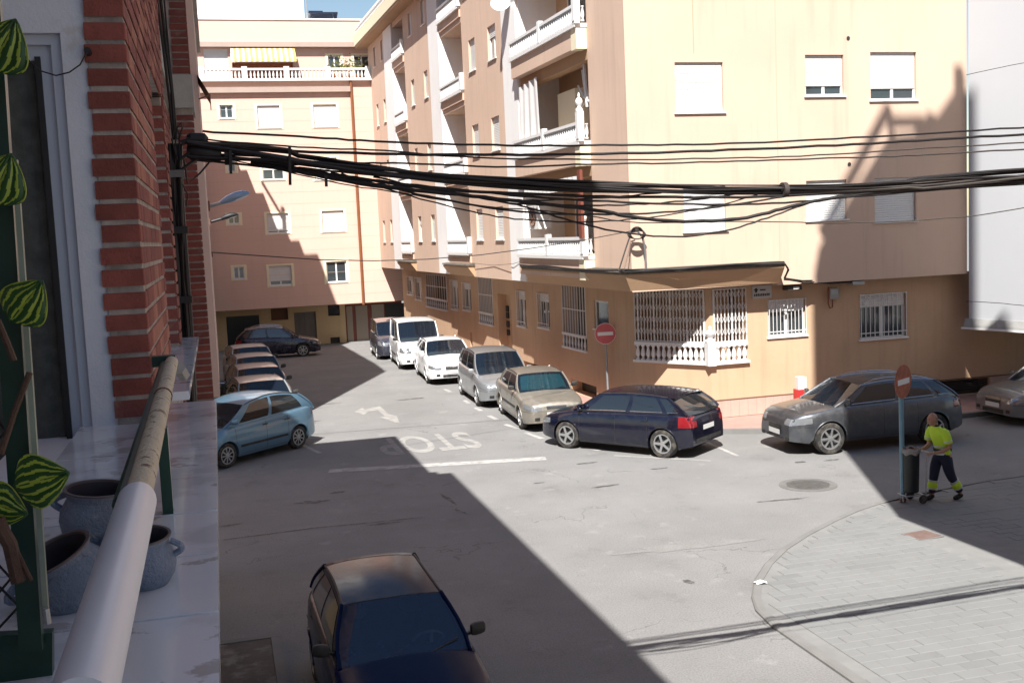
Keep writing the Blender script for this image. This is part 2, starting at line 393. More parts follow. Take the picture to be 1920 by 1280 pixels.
MBrown = mat('rusty_cover', (.17, .11, .095), .8, var=.3, vscale=9, bump=.4)
MB().box((-.22, -.2, 0), (.22, .2, .008)).build('cover', MBrown, t)
b = MB()
for s in (-1, 1): b.box((s*.235-.012, -.22, 0), (s*.235+.012, .22, .01)); b.box((-.22, s*.212-.01, 0), (.22, s*.212+.01, .01))
b.build('frame', M['kerb'], t)
# litter on the kerb
lit = MB(); lit.grid([[(7.12+.055*i + .02*math.sin(3*j), 13.72 + .045*j, KH+.006 + .010*((i*7+j*5) % 3)) for j in range(4)] for i in range(4)])
tag(lit.build('scrap_of_paper', M['white']), 'crumpled white scrap lying on the corner pavement by the kerb', 'litter')

# ------------------------------------------------------------------ facades
class Fac:
    """vertical plane: s metres along, z up, d outwards"""
    def __init__(f, p0, p1):
        f.p = Vector((p0[0], p0[1], 0)); d = Vector((p1[0]-p0[0], p1[1]-p0[1], 0)); f.L = d.length; f.t = d.normalized()
        f.n = Vector((f.t.y, -f.t.x, 0))
        if f.n.dot(CP - f.p) < 0: f.n = -f.n
        f.flip = f.t.cross(Vector((0, 0, 1))).dot(f.n) < 0
    def __call__(f, v): return f.p + f.t * v[0] + f.n * v[1] + Vector((0, 0, v[2]))
    def px(f, x, y, d=0):
        r_ = ray(x, y); P0 = f.p + f.n * d; q = CP + r_ * ((P0 - CP).dot(f.n) / r_.dot(f.n)); return (q - f.p).dot(f.t), q.z
    def box(f, x0, y0, x1, y1, d=0):
        ym, xm = (y0+y1)/2, (x0+x1)/2
        a, b = f.px(x0, ym, d)[0], f.px(x1, ym, d)[0]
        return min(a, b), max(a, b), f.px(xm, y1, d)[1], f.px(xm, y0, d)[1]
    def mb(f): return MB(f)
def wall(f, name, s0, s1, z0, z1, holes, mt, parent, d=0, depth=.14, thick=.25, zfun=None):
    S = sorted({s0, s1} | {min(max(v, s0), s1) for h in holes for v in h[:2]}); Z = sorted({z0, z1} | {min(max(v, z0), z1) for h in holes for v in h[2:4]})
    m = f.mb()
    for i in range(len(S)-1):
        for j in range(len(Z)-1):
            cs, cz = (S[i]+S[i+1])/2, (Z[j]+Z[j+1])/2
            if any(h[0] < cs < h[1] and h[2] < cz < h[3] for h in holes): continue
            m.face([(S[i], d, Z[j]), (S[i+1], d, Z[j]), (S[i+1], d, Z[j+1]), (S[i], d, Z[j+1])])
    for h in holes:
        a, b, c, e = h[:4]; D = d - (h[4] if len(h) > 4 else depth)
        for q in (((a,d,c),(a,D,c),(a,D,e),(a,d,e)), ((b,d,c),(b,d,e),(b,D,e),(b,D,c)), ((a,d,e),(a,D,e),(b,D,e),(b,d,e)), ((a,d,c),(b,d,c),(b,D,c),(a,D,c))): m.face(q)
    for q in (((s0,d,z0),(s0,d,z1),(s0,d-thick,z1),(s0,d-thick,z0)), ((s1,d,z0),(s1,d-thick,z0),(s1,d-thick,z1),(s1,d,z1)), ((s0,d,z1),(s1,d,z1),(s1,d-thick,z1),(s0,d-thick,z1)), ((s0,d,z0),(s0,d-thick,z0),(s1,d-thick,z0),(s1,d,z0))): m.face(q)
    return m.build(name, mt, parent)
def window(f, h, parent, shut=1.0, depth=.14, d=0, sill=True, bars=0, mullion=1, curtain=True, name='window', label=None, surround=None):
    """frame with its panes, roller shutter (lowered by shut), sill and bars; h = (s0, s1, z0, z1) is the opening"""
    s0, s1, z0, z1 = h[:4]; D = d - depth; w = .055; e = .004
    m = f.mb()
    m.box((s0+e, D, z0+e), (s0+w, D+.05, z1-e)); m.box((s1-w, D, z0+e), (s1-e, D+.05, z1-e))
    m.box((s0+w, D, z0+e), (s1-w, D+.05, z0+w)); m.box((s0+w, D, z1-w), (s1-w, D+.05, z1-e))
    for k in range(1, mullion+1):
        c = s0 + (s1-s0)*k/(mullion+1); m.box((c-w*.7, D, z0+w), (c+w*.7, D+.045, z1-w))
    o = m.build(name, M['frame'], parent)
    if label: o['label'] = label
    zs = z1 - (z1 - z0) * shut
    if shut < .995:
        n = mullion + 1
        for k in range(n):
            a = s0 + (s1-s0)*k/n + w*.7; b = s0 + (s1-s0)*(k+1)/n - w*.7
            f.mb().box((a, D+.012, z0+w), (b, D+.02, z1-w)).build('pane', M['pane'], o)
        if curtain:
            m = f.mb(); N_ = 18; wv = [(s0+w+(s1-s0-2*w)*i/N_, D-.04+.02*math.sin(i*1.9), 0) for i in range(N_+1)]
            m.grid([[(p[0], p[1], z0+.02) for p in wv], [(p[0], p[1], z1-.05) for p in wv]])
            m.build('curtain', M['curtain'], o)
    else:
        f.mb().box((s0+w, D+.005, z0+w), (s1-w, D+.012, z1-w)).build('pane', M['pane'], o)
    if shut > 0:
        m = f.mb(); n = max(2, int((z1-zs)/.055)); hh = (z1-zs)/n
        prof = []
        for k in range(n):
            za = z1 - k*hh; prof += [(D+.058, za), (D+.068, za-hh*.3), (D+.068, za-hh*.75), (D+.058, za-hh)]
        m.grid([[(s0+.02, p[0], p[1]) for p in prof], [(s1-.02, p[0], p[1]) for p in prof]])
        m.build('shutter', M['shutter'], o)
    if sill:
        m = f.mb(); m.box((s0-.05, D+.02, z0-.035), (s1+.05, d+.05, z0+.002)); m.build('sill', M['frame'] if sill is True else sill, o)
    if bars:
        m = f.mb()
        for k in range(bars+1):
            c = s0 + .02 + (s1-s0-.04)*k/bars; m.box((c-.008, d+.03, z0+.0), (c+.008, d+.046, z1))
        for c in (z0+.02, z0+(z1-z0)*.14, z1-.02): m.box((s0, d+.028, c-.012), (s1, d+.048, c+.012))
        m.build('window_grille', M['grill'], o)
    if surround:
        m = f.mb(); g = .14
        m.box((s0-g, d+.002, z0-g*.6), (s0, d+.02, z1+g*.7)); m.box((s1, d+.002, z0-g*.6), (s1+g, d+.02, z1+g*.7))
        m.box((s0, d+.002, z1), (s1, d+.02, z1+g*.7)); m.box((s0, d+.002, z0-g*.6), (s1, d+.02, z0-.036)); m.build('surround', surround, o)
    return o
BAL = [(.050, 0), (.050, .04), (.028, .06), (.03, .09), (.055, .17), (.045, .27), (.024, .38), (.03, .41), (.046, .43), (.046, .46)]
def baluster_mesh(h, k=1, n=8):
    m = MB(); m.lathe([(r*k, z*h/.46) for r, z in BAL], n=n); return m.mesh('baluster')
FIN = [(.10, 0), (.10, .62), (.115, .63), (.115, .68), (.07, .70), (.06, .74), (.10, .80), (.115, .86), (.08, .93), (.03, .96), (.045, 1.0), (.02, 1.07), (.0, 1.08)]
def finial_post(f, s, d, z, h, parent, sc=1):
    p = f((s, d, z)); m = MB(); m.box((-.1*sc, -.1*sc, 0), (.1*sc, .1*sc, h*.62)); m.lathe([(r*sc, (zz-.62)*h/1.08*1.0 + h*.62) for r, zz in FIN[1:]], n=10)
    o = m.build('post', M['frame'], parent, loc=p); o.rotation_euler = (0, 0, math.atan2(f.t.y, f.t.x)); return o
# ------------------------------------------------------------------ apartment block on the right
AB = empty('apartment_block', (9.9, 25.4, 0), 0, 'long peach apartment block with white balconies and grilled corner terrace, right of the street', 'building')
_adopt = []
US = Fac((9.9, 25.4), (8.8, 56.5)); UF = Fac((9.9, 25.4), (19.66, 25.4))
G = Fac((10.75, 27.9), (9.5, 57)); K = Fac((12.24, 25.85), (10.75, 27.9)); F0 = Fac((12.24, 25.85), (36, 25.85))
US_L = 34.5
Z0, ST = 4.48, 3.04
SOF = 3.58; TOPZ = 15.4
holes = []; bal = []; wins = []
for k in range(4):
    z = Z0 + ST*k
    top = z + 2.45 if k < 3 else TOPZ - .25
    for s0, s1 in ((2.35, 8.2), (15.0, 18.3), (25.3, 27.7)):
        h = (s0, s1, z, top, 1.35); holes.append(h); bal.append((k, h))
    zt = z + 1.6 if k < 3 else min(z+1.6, TOPZ-.3)
    for s0, s1, kind in ((10.65, 11.6, 0), (13.25, 14.1, 1), (20.8, 21.5, 2), (23.45, 24.1, 3), (30.3, 30.85, 4), (32.3, 32.9, 5)):
        h = (s0, s1, z+.47, zt); holes.append(h); wins.append((k, kind, h))
wall(US, 'street_wall', 0.0, US_L, SOF, TOPZ, holes, M['peach'], AB, depth=.16, thick=.3)
srnd = random.Random(11)
for k, kind, h in wins:
    sh = 1.0 if (k, kind) not in ((2, 0), (0, 3), (2, 4)) else .35
    window(US, h, AB, shut=sh, depth=.14, mullion=0 if kind > 1 else 1, sill=True, curtain=False)
# white pilasters
for s0, s1 in ((8.25, 9.75), (18.35, 20.1), (27.75, 29.8)):
    US.mb().box((s0, .004, SOF+.02), (s1, .07, TOPZ-.05)).build('pilaster', M['white'], AB)
bmesh_ = baluster_mesh(.40, .9, 6); bmesh_.materials.append(M['frame'])
solid = mat('baluster_shade_grey', (.42, .42, .44), .8, var=.15, vscale=3)
rot_us = math.atan2(US.t.y, US.t.x)
for k, h in bal:
    s0, s1, z, top, dp = h; pr = .30 if s0 < 5 else .10
    # loggia lining
    m = US.mb(); m.box((s0, -1.36, z-.45), (s1, -1.30, top)); m.build('loggia_back', M['peach_low'], AB)  # shade of the recess put in by using the darker ochre
    m = US.mb(); m.box((s1-.02, -1.3, z-.4), (s1-.004, -.002, top-.004)); m.build('loggia_jamb', M['white'], AB)
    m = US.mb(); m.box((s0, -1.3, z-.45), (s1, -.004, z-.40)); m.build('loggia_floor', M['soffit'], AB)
    m = US.mb(); c = (s0+s1)/2; w = (s1-s0)*.3; m.box((c-w, -1.3, z-.40), (c+w, -1.27, z+1.6)); o = m.build('balcony_door', M['pane'], AB)
    m = US.mb()
    for q in (c-w, c-.03, c+w-.06): m.box((q, -1.27, z-.4), (q+.06, -1.24, z+1.65))
    m.box((c-w, -1.27, z+1.6), (c+w, -1.24, z+1.66)); m.build('door_frame', M['frame'], o)
    m = US.mb(); m.box((s0-.02, 0.004, z-.10), (s1+.02, pr+.05, z)); o = m.build('balcony', M['frame'], AB)
    if s0 < 5:  # deeper balcony with a corner post and a return
        b = US.mb(); b.box((s0+.402, .006, z-.62), (s1-.02, pr-.02, z-.10)); b.build('apron', M['peach'], o); b = US.mb(); b.box((s0, .006, z-.66), (s0+.40, pr, z-.10)); b.build('apron_end', M['cream'], o)
    else:
        b = US.mb(); b.box((s0, .006, z-.40), (s1-.02, pr*.6, z-.10)); b.build('apron', M['peach'], o)
    US.mb().box((s0, pr-.06, z+.42), (s1, pr+.04, z+.50)).build('hand_rail', M['frame'], o)
    US.mb().box((s0, pr-.05, z), (s1, pr+.03, z+.05)).build('foot_rail', M['frame'], o)
    US.mb().box((s0+.05, pr-.08, z+.05), (s1-.02, pr-.06, z+.42)).build('baluster_shade', solid, o)  # grey sheet stands for the shade between the balusters
    n = int((s1-s0)/.17)
    for i in range(n):
        q = US((s0 + .1 + (s1-s0-.2)*i/(n-1), pr-.01, z+.04)); link('baluster', bmesh_, None, o, tuple(q))
    for q in ((s0, (s0+s1)/2) if s0 < 5 else (s0,)):
        US.mb().box((q-.08, pr-.09, z-.02), (q+.10, pr+.055, z+.60)).build('pier', M['frame'], o)
    if s0 < 5:
        for i in range(2): link('baluster', bmesh_, None, o, tuple(US((s0-.01, .10+.1*i, z+.04))))
        finial_post(US, s0+.02, pr-.02, z+.05, 1.15, o, .9)
    if s0 < 5 and k < 3:   # hanging beam under each long balcony
        m = US.mb(); m.box((s0, -.35, top-.34), (s1-.03, -.006, top-.006)); m.build('loggia_beam', M['soffit'], AB)
# things kept on the balconies
m = US.mb(); m.box((7.0, -.45, 5.25), (7.95, -.02, 5.98)); ac = m.build('air_conditioner', M['frame']); ac['label'] = 'white air conditioner box with round fan on the lowest long balcony'; ac['category'] = 'air conditioner'
m = US.mb(); pts = []
for i in range(17):
    t = 2*math.pi*i/16; pts.append((7.52+.27*math.cos(t), .0, 5.61+.27*math.sin(t)))
m.tube(pts, .02, 5, cap=False)
for i in range(8):
    t = math.pi*2*i/8; m.bar((7.52, -.002, 5.61), (7.52+.25*math.cos(t), -.002, 5.61+.25*math.sin(t)), .03, .012)
m.build('fan_guard', M['brown'], ac)
m = US.mb(); m.grid([[(7.85-1.75*u, .16+.035*math.sin(u*22)+.05*v*math.sin(u*5), 9.62+.10*u-(1.75+.12*math.sin(u*3.2)+.15*u)*v) for v in (0, .25, .5, .75, 1)] for u in [i/36 for i in range(37)]])
o = m.build('awning_cloth', mat('pale_grey_cloth', (.60, .58, .57), .9, var=.1, vscale=3)); tag(o, 'plain white cloth blind hanging down over the middle long balcony', 'blind')
m = US.mb(); m.box((4.3, -.75, 7.1), (5.75, -.35, 9.15)); o = m.build('balcony_cupboard', M['cream']); tag(o, 'tall cream cupboard at the back of the middle long balcony', 'cupboard')
m = US.mb()
m.tube([(2.5, -.25, 9.05), (2.7, -.28, 8.72), (3.1, -.3, 8.62), (3.5, -.3, 8.80), (3.9, -.3, 9.15)], .03, 6); m.tube([(2.45, -.2, 8.75), (2.9, -.3, 8.95), (3.4, -.35, 8.72), (3.8, -.35, 8.55)], .025, 6); m.tube([(3.15, -.2, 9.8), (3.25, -.3, 8.5)], .05, 6); m.tube([(3.4, -.25, 9.5), (3.3, -.3, 8.6)], .035, 6)
o = m.build('drying_rack', M['frame']); tag(o, 'white drying rack folded up under the ceiling of the middle long balcony', 'drying rack')
m = MB(); m.lathe([(.0, .0), (.16, .02), (.30, .08), (.40, .16)], n=20, cap=False); me = m.mesh('dish'); 
t = empty('satellite_dish', tuple(US((8.9, .3, 12.35))), 0, 'white satellite dish on the pilaster beside the top long balcony', 'satellite dish')
dk = mat('dish_white', (.7, .7, .7), .5); o = link('reflector', me, dk, t, (0, 0, 0), (R_(60), 0, R_(-20))); o.scale = (.8, .8, .8)
MB().bar((0, 0, 0), (.32, .1, -.05), .04).build('arm', M['steel'], t)
US.mb().box((2.2, .32, 4.95), (2.42, .40, 6.75)).build('blind_side_post', M['redframe'], AB)
m = US.mb(); m.grid([[(2.6+.18*i, .25 if i % 2 else .21, 6.62-.35*v) for v in (0, 1)] for i in range(28)]); tag(m.build('striped_valance', M['frame']), 'short white fringed valance under the ceiling of the lowest long balcony', 'awning')
# front (towards the balcony): two planes, the left one slightly proud
def zrow(b, z1=None): return b
fw1 = []; fw2 = []
for bx, dd, lst in (((1266,117,1356,211), .12, fw1), ((1282,350,1361,433), .12, fw1), ((1510,103,1582,180), 0, fw2), ((1632,98,1718,188), 0, fw2), ((1512,338,1588,412), 0, fw2), ((1640,333,1718,415), 0, fw2)):
    lst.append(UF.box(*bx, dd))
fw1 += [(a, b, c+ST*2, d_+ST*2) for a, b, c, d_ in fw1[:1]]; fw2 += [(a, b, c+ST, d_+ST) for a, b, c, d_ in fw2[:2]]
wall(UF, 'front_wall', 0, 4.05, SOF, TOPZ, fw1, M['peach'], AB, d=.12, depth=.15, thick=.4)
wall(UF, 'front_wall', 4.053, 9.76, SOF-.05, TOPZ, fw2, M['peach'], AB, d=0, depth=.15, thick=.3)
for h in fw1: window(UF, h, AB, 1.0, .12, d=.12, curtain=False)
for i, h in enumerate(fw2): window(UF, h, AB, .76 if i < 2 else 1.0, .13, curtain=True)
# expansion joint and air holes
for x, y in ((1590, 72), (1592, 308)):
    s, z = UF.px(x, y); m = MB(lambda p: UF((s + p.x, p.y, z + p.z))); m.lathe([(.05, .012), (.05, .016), (.0, .016)], n=14, axis='y', cap=False); m.build('air_hole', M['iron'], AB)
for x0, y0, x1, y1 in ((1298, 0, 1300, 100),):
    s, z = UF.px(x0, y0, .12); s2, z2 = UF.px(x1, y1, .12); UF.mb().box((s-.006, .122, z2), (s+.006, .126, z+3)).build('wall_joint', M['soffit'], AB)
UF.mb().box((4.06, .003, SOF), (4.13, .02, TOPZ)).build('wall_joint', mat('joint_pink', (.60, .38, .28), .9), AB)
# soffit under the overhanging storeys
def upt(f, s, d, z): return tuple(f((s, d, z)))
m = MB()
up_poly = [(19.7, 25.4), (13.95, 25.4), (9.9, 25.28), (8.8+.0, 57)]; lo = [(19.7, 26.1), (13.95, 26.1), (12.4, 26.1), (9.9, 57)]
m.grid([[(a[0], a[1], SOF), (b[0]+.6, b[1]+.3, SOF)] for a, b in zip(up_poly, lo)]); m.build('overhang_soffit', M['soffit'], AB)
# projecting lip round the corner, undercut below
path = [tuple(US((7.9, 0, 0)))[:2], tuple(US((.05, 0, 0)))[:2], (9.9+.02, 25.4-.12), (13.93, 25.4-.12)]
def lip(path, name, mt, prof):
    m = MB(); rows = []
    for i, p in enumerate(path):
        a = Vector(path[max(i-1, 0)]); b = Vector(path[min(i+1, len(path)-1)])
        d1 = (Vector(path[i]) - a); d2 = (b - Vector(path[i])); n = Vector((0, 0))
        for d_ in (d1, d2):
            if d_.length > 1e-6: d_ = d_.normalized(); n += Vector((-d_.y, d_.x)) if Vector((-d_.y, d_.x)).dot(Vector((0, 0)) - Vector(p)) > 0 else Vector((d_.y, -d_.x))
        n.normalize(); 
        rows.append([(p[0] + n.x*d, p[1] + n.y*d, z) for d, z in prof])
    m.grid(rows); m.face(rows[0]); m.face(rows[-1][::-1]); return m.build(name, mt, AB)
path = [path[0], path[1], (9.88, 25.30), path[3]]
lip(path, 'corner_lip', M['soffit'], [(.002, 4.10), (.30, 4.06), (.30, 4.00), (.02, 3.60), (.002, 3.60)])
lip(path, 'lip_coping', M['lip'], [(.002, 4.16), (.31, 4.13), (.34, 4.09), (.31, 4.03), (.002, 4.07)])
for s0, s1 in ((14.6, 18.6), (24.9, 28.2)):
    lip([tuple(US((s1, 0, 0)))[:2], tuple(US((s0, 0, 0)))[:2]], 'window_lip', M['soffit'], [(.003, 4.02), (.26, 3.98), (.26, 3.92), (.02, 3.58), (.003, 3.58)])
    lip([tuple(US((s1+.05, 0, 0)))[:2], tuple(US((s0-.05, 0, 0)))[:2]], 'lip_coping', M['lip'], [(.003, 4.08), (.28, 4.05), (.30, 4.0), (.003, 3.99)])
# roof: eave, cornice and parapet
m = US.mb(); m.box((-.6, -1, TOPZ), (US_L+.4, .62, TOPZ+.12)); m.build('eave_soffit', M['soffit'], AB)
m = US.mb(); m.box((-.6, -.2, TOPZ+.12), (US_L+.4, .66, TOPZ+.62)); m.build('fascia', M['cream'], AB)
m = US.mb()
for zz in (TOPZ+.75, TOPZ+.95): m.box((-.6, .5, zz), (US_L+.4, .6, zz+.06))
m.box((-.6, .45, TOPZ+.62), (US_L+.4, .55, TOPZ+1.12)); m.build('parapet', M['white'], AB)
m = MB(); m.prism([(9.9, 25.3), (19.66, 25.4), (26, 57), (8.9, 57)], TOPZ-.02, TOPZ+.3); m.build('roof', M['cream'], AB)
# dark core keeps daylight out of the rooms
m = MB(); m.prism([(11.8, 27.2), (19.5, 26.6), (22, 56), (10.9, 56)], 3.7, TOPZ-.1); m.build('inner_core', M['peach'], AB)

# ground floor, street side
gh = {}
def gb(*b): return G.box(*b)
gw = [gb(970,545,986,612), gb(1009,550,1030,615), gb(868,530,883,582), gb(846,525,859,580), gb(779,520,791,562), gb(764,518,775,552)]
big = [gb(1056,535,1099,652), gb(899,520,924,606), gb(800,515,838,577)]
small = [gb(1114,564,1141,618)]
vent = [(6.7, 9.4, .12, .62), (2.45, 4.6, .12, .52), (23.9, 24.2, .3, .9), (16.1, 16.45, .35, 1.1)]
big = [(a, b, c, min(d_, SOF-.1)) for a, b, c, d_ in big]
entr = [(10.6, 12.2, .14, 2.9)]
wall(G, 'ground_floor_wall', 0, 29.5, -.6, SOF, [h for h in gw] + [(a, b, c, d_, .5) for a, b, c, d_ in big] + small + [(a, b, c, d_, .4) for a, b, c, d_ in vent] + [(a, b, c, d_, .35) for a, b, c, d_ in entr], M['peach_low'], AB, depth=.16, thick=.3)
for h in gw: window(G, h, AB, .25, .13, bars=5, mullion=1)
window(G, small[0], AB, .0, .1, mullion=0)
for h in vent: G.mb().box((h[0], -.42, h[2]), (h[1], -.38, h[3])).build('cellar_opening', M['iron'], AB)
G.mb().box((10.6, -.37, .1), (12.2, -.33, 2.9)).build('entrance_recess', M['peach_low'], AB)
m = G.mb(); m.box((10.75, -.33, .14), (11.55, -.29, 2.3)); o = m.build('entrance_door', M['brown'], AB)
for i, zz in enumerate((1.3, 1.62, 1.95, 2.2)): G.mb().box((11.85, -.33, zz), (12.1, -.27, zz+.22)).build('letter_box', M['iron'], AB)
def terrace(f, h, label, nb, zr, n_bars=9, parent=AB):
    s0, s1, z0, z1 = h[:4]
    o = f.mb().box((s0-.03, -.02, z0-.06), (s1+.03, .08, z0)).build('terrace_ledge', M['frame'], parent)
    f.mb().box((s0, -.52, z0), (s1, -.48, z1)).build('inner_wall', M['pane'], o)
    f.mb().box((s0, -.01, zr-.05), (s1, .07, zr+.03)).build('hand_rail', M['grill'], o)
    me = baluster_mesh(zr-.05-z0, .8, 6); me.materials.append(M['grill'])
    for i in range(nb): link('baluster', me, None, o, tuple(f((s0+.08+(s1-s0-.16)*i/max(1, nb-1), .03, z0))))
    m = f.mb()
    for i in range(n_bars+1):
        c = s0 + (s1-s0)*i/n_bars; m.box((c-.014, .0, zr+.03), (c+.014, .03, z1))
    for zz in (zr+(z1-zr)*.5, z1-.03): m.box((s0, -.002, zz), (s1, .025, zz+.03))
    m.build('security_grille', M['grill'], o)
    return o
for h, nb in zip(big, (8, 7, 11)): terrace(G, h, '', nb, h[2] + .42)
# chamfered terrace on the corner
Z1, Z2 = 1.60, 3.50
wall(K, 'corner_wall', 0, K.L, 0, SOF, [(.17, 2.28, Z1, Z2, 1.0)], M['peach_low'], AB, thick=.3)
fh = [F0.box(1440,560,1511,630), F0.box(1612,549,1699,634)]
fv = [F0.box(1757,718,1855,751)]; fv = [(fv[0][0], fv[0][1], .14, .56)]
wall(F0, 'front_ground_wall', 0, 23.5, 0, SOF-.03, [(.10, 1.02, Z1, Z2, 1.0)] + fh + [fv[0] + (.5,)], M['peach_low'], AB, depth=.16, thick=.3)
F0.mb().box((fv[0][0], -.52, fv[0][2]), (fv[0][1], -.48, fv[0][3])).build('cellar_opening', M['iron'], AB)
m = F0.mb()
for i in range(9): m.box((fv[0][0], -.1, fv[0][2]+.02+i*.05), (fv[0][1], -.07, fv[0][2]+.04+i*.05))
m.build('louvre', M['iron'], AB)
window(F0, fh[0], AB, .34, .12, bars=10, mullion=1, label='barred window with its shutter a third down, in the sun')
window(F0, fh[1], AB, .30, .12, bars=10, mullion=1, label='barred window with its shutter a third down, in the shade')
F0.mb().box((0.03, -1.04, 1.4), (1.4, -1.0, 3.5)).build('terrace_inner_wall', M['peach_low'], AB)
K.mb().box((0, -1.04, 1.4), (2.5, -1.0, 3.5)).build('terrace_inner_wall', M['peach_low'], AB)
MB().prism([(12.3, 26.0), (13.3, 26.0), (13.3, 27.2), (12, 28.6), (11.1, 28.0)], Z1-.08, Z1-.02).build('terrace_floor', M['pinktile'], AB)
def corner_grille(f, s0, s1, nb, nd, lbl):
    o = f.mb().box((s0-.05, -.02, Z1-.07), (s1+.05, .10, Z1)).build('terrace_ledge', M['frame'], AB)
    f.mb().box((s0, -.02, Z1+.40), (s1, .09, Z1+.49)).build('hand_rail', M['frame'], o)
    me = baluster_mesh(.40, 1.25, 8); me.materials.append(M['frame'])
    for i in range(nb): link('baluster', me, None, o, tuple(f((s0+.08+(s1-s0-.16)*i/(nb-1), .035, Z1))))
    m = f.mb(); zb = Z1+.50; n = nd
    for i in range(n+1):
        c = s0 + (s1-s0)*i/n; w = .022 if i % 5 == 0 else .011; m.box((c-w, .0, zb), (c+w, .03, Z2))
    for zc in (zb+.18, zb+.50, zb+.82, zb+1.14):
        for i in range(n):
            a = s0+(s1-s0)*i/n; b = s0+(s1-s0)*(i+1)/n
            m.bar((a, .036, zc), (b, .036, zc+.2), .012, .008); m.bar((a, .04, zc+.2), (b, .04, zc), .012, .008)
    for zz in (zb, Z2-.03): m.box((s0, -.003, zz), (s1, .033, zz+.03))
    m.build('security_grille', M['grill'], o); return o
corner_grille(K, .17, 2.28, 13, 21, '')
corner_grille(F0, .10, 1.02, 6, 9, '')
finial_post(F0, -.03, .04, Z1-.08, 1.0, AB, 1.15)
# plinth tiles and pavement foot
pt = MB(); pt.box((0, 0, 0), (.245, .02, .44)); pme = pt.mesh('plinth_tile'); pme.materials.append(M['plinth'])
for i in range(40):
    if fv[0][0]-.25 < .02+.25*i < fv[0][1]: continue
    q = F0((.02 + .25*i, .0, .13)); link('plinth_tile', pme, None, AB, (q.x, q.y-.022, q.z))
F0.mb().box((0, .002, .575), (23, .03, .60)).build('plinth_cap', M['brown'], AB)
# white cladded neighbour at the right edge
WB = empty('white_building', (20, 25, 0), 0, 'tall plain white building wall with grey coping at its foot, at the right edge', 'building')
WF = Fac((19.68, 25.35), (20.9, 20.5))
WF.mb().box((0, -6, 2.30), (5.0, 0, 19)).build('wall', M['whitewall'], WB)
m = WF.mb(); m.grid([[(s, d, z) for d, z in ((-.2, 2.31), (.02, 2.31), (.10, 2.14), (.12, 2.05), (-.2, 2.05))] for s in (-.1, 1, 2, 3, 4, 5)]); m.build('coping', mat('grey_coping', (.34, .34, .33), .8, var=.3, vscale=5), WB)
m = WF.mb(); m.box((-.14, .12, 2.03), (5, .15, 2.08)); m.build('drip_edge', M['white'], WB)
# street name plaque, meter box, lamp and wiring
s0, s1, z0, z1 = F0.box(1410, 535, 1446, 559)
t = empty('street_plaque', tuple(F0(((s0+s1)/2, 0, (z0+z1)/2))), 0, 'small pale street name plaque fixed high beside the corner terrace', 'street sign')
hw, hh = (s1-s0)/2, (z1-z0)/2
MB().box((-hw, -.03, -hh), (hw, -.004, hh)).build('plate', mat('plaque_tile', (.50, .50, .50), .4), t)
m = MB(); m.box((-hw*.75, -.034, -hh*.05), (-hw*.52, -.031, hh*.62)); m.box((-hw*.85, -.034, hh*.3), (-hw*.42, -.031, hh*.45))
m.box((-hw*.25, -.034, hh*.22), (hw*.35, -.031, hh*.42)); m.build('crest', M['iron'], t)
m = MB()
for i in range(9): m.box((-hw*.85+i*hw*.185, -.034, -hh*.65), (-hw*.72+i*hw*.185, -.031, -hh*(.25 if i % 3 else .3)))
m.build('lettering', M['iron'], t)
s, z = F0.px(1560, 550); 
m = F0.mb(); m.box((s-.13, 0, z-.14), (s+.13, .12, z+.14)); o = tag(m.build('meter_box', mat('meter_grey', (.33, .33, .31), .6)), 'grey meter box under the overhang between the two barred windows', 'meter box')
F0.mb().box((s-.1, .12, z-.02), (s+.1, .13, z+.1)).build('lid', M['steel'], o)
s, z = F0.px(1478, 539); o = tag(F0.mb().box((s-.2, .05, z-.05), (s+.2, .35, z+.06)).build('wall_lamp', M['iron']), 'black wall lamp under the overhang right of the plaque', 'lamp')
F0.mb().box((s-.05, .35, z-.03), (s+.12, .36, z+.03)).build('lamp_glass', M['frame'], o)
s, z = F0.px(1598, 530); tag(F0.mb().box((s-.18, .1, z-.04), (s+.18, .3, z+.05)).build('wall_lamp', M['steel']), 'pale rectangular lamp under the overhang right of the meter box', 'lamp')
# red and white barrier leaning at the wall
s, z = F0.px(1476, 760)
t = empty('barrier_block', tuple(F0((s, .7, .12))), 0, 'red and white plastic barrier block on the pavement behind the grey parked car', 'barrier')
MB().prism([(-.17, -.12), (.17, -.12), (.14, .12), (-.14, .12)], 0, .70).build('red_base', mat('barrier_red', (.55, .03, .03), .5), t)
MB().prism([(-.12, -.10), (.12, -.10), (.10, .10), (-.10, .10)], .70, 1.02).build('white_top', M['frame'], t)

# ------------------------------------------------------------------ pink block closing the street
FB = empty('pink_block', (3, 59.4, -.5), 0, 'pale pink block closing the far end of the street, with a balustraded roof terrace', 'building')
P = Fac((-4, 59.4), (14, 59.4))
def pb(*b, d=0): return P.box(*b, d)
zov = P.px(570, 574)[1]; zter = P.px(530, 152)[1]
rows = [[(412,197,437,222), (483,198,525,240), (588,196,631,238)], [(427,300,441,322), (492,297,532,337), (590,296,632,337)], [(428,402,449,420), (501,400,541,437), (604,395,645,434)], [(438,500,458,523), (505,498,547,535), (612,490,650,529)]]
ph = [[pb(*b) for b in r] for r in rows]
wall(P, 'main_wall', 2.0, 14, zov, zter, [h for r in ph for h in r], M['pink'], FB, depth=.16, thick=.4)
for i, r in enumerate(ph):
    for j, h in enumerate(r):
        sh = 0 if j == 0 else 1.0
        if (i, j) == (3, 2): sh = 0
        if (i, j) == (3, 1): sh = .78
        if (i, j) == (1, 1): sh = .55
        if (i, j) == (2, 1): sh = .9
        window(P, h, FB, sh, .14, mullion=1, surround=M['cream'])
m = P.mb(); z = zov + .5
while z < zter: m.box((2.0, .0015, z), (14, .004, z+.012)); z += .62
m.build('render_joints', M['pinkline'], FB)
def pband(y, z_=None): return P.px(530, y)[1]
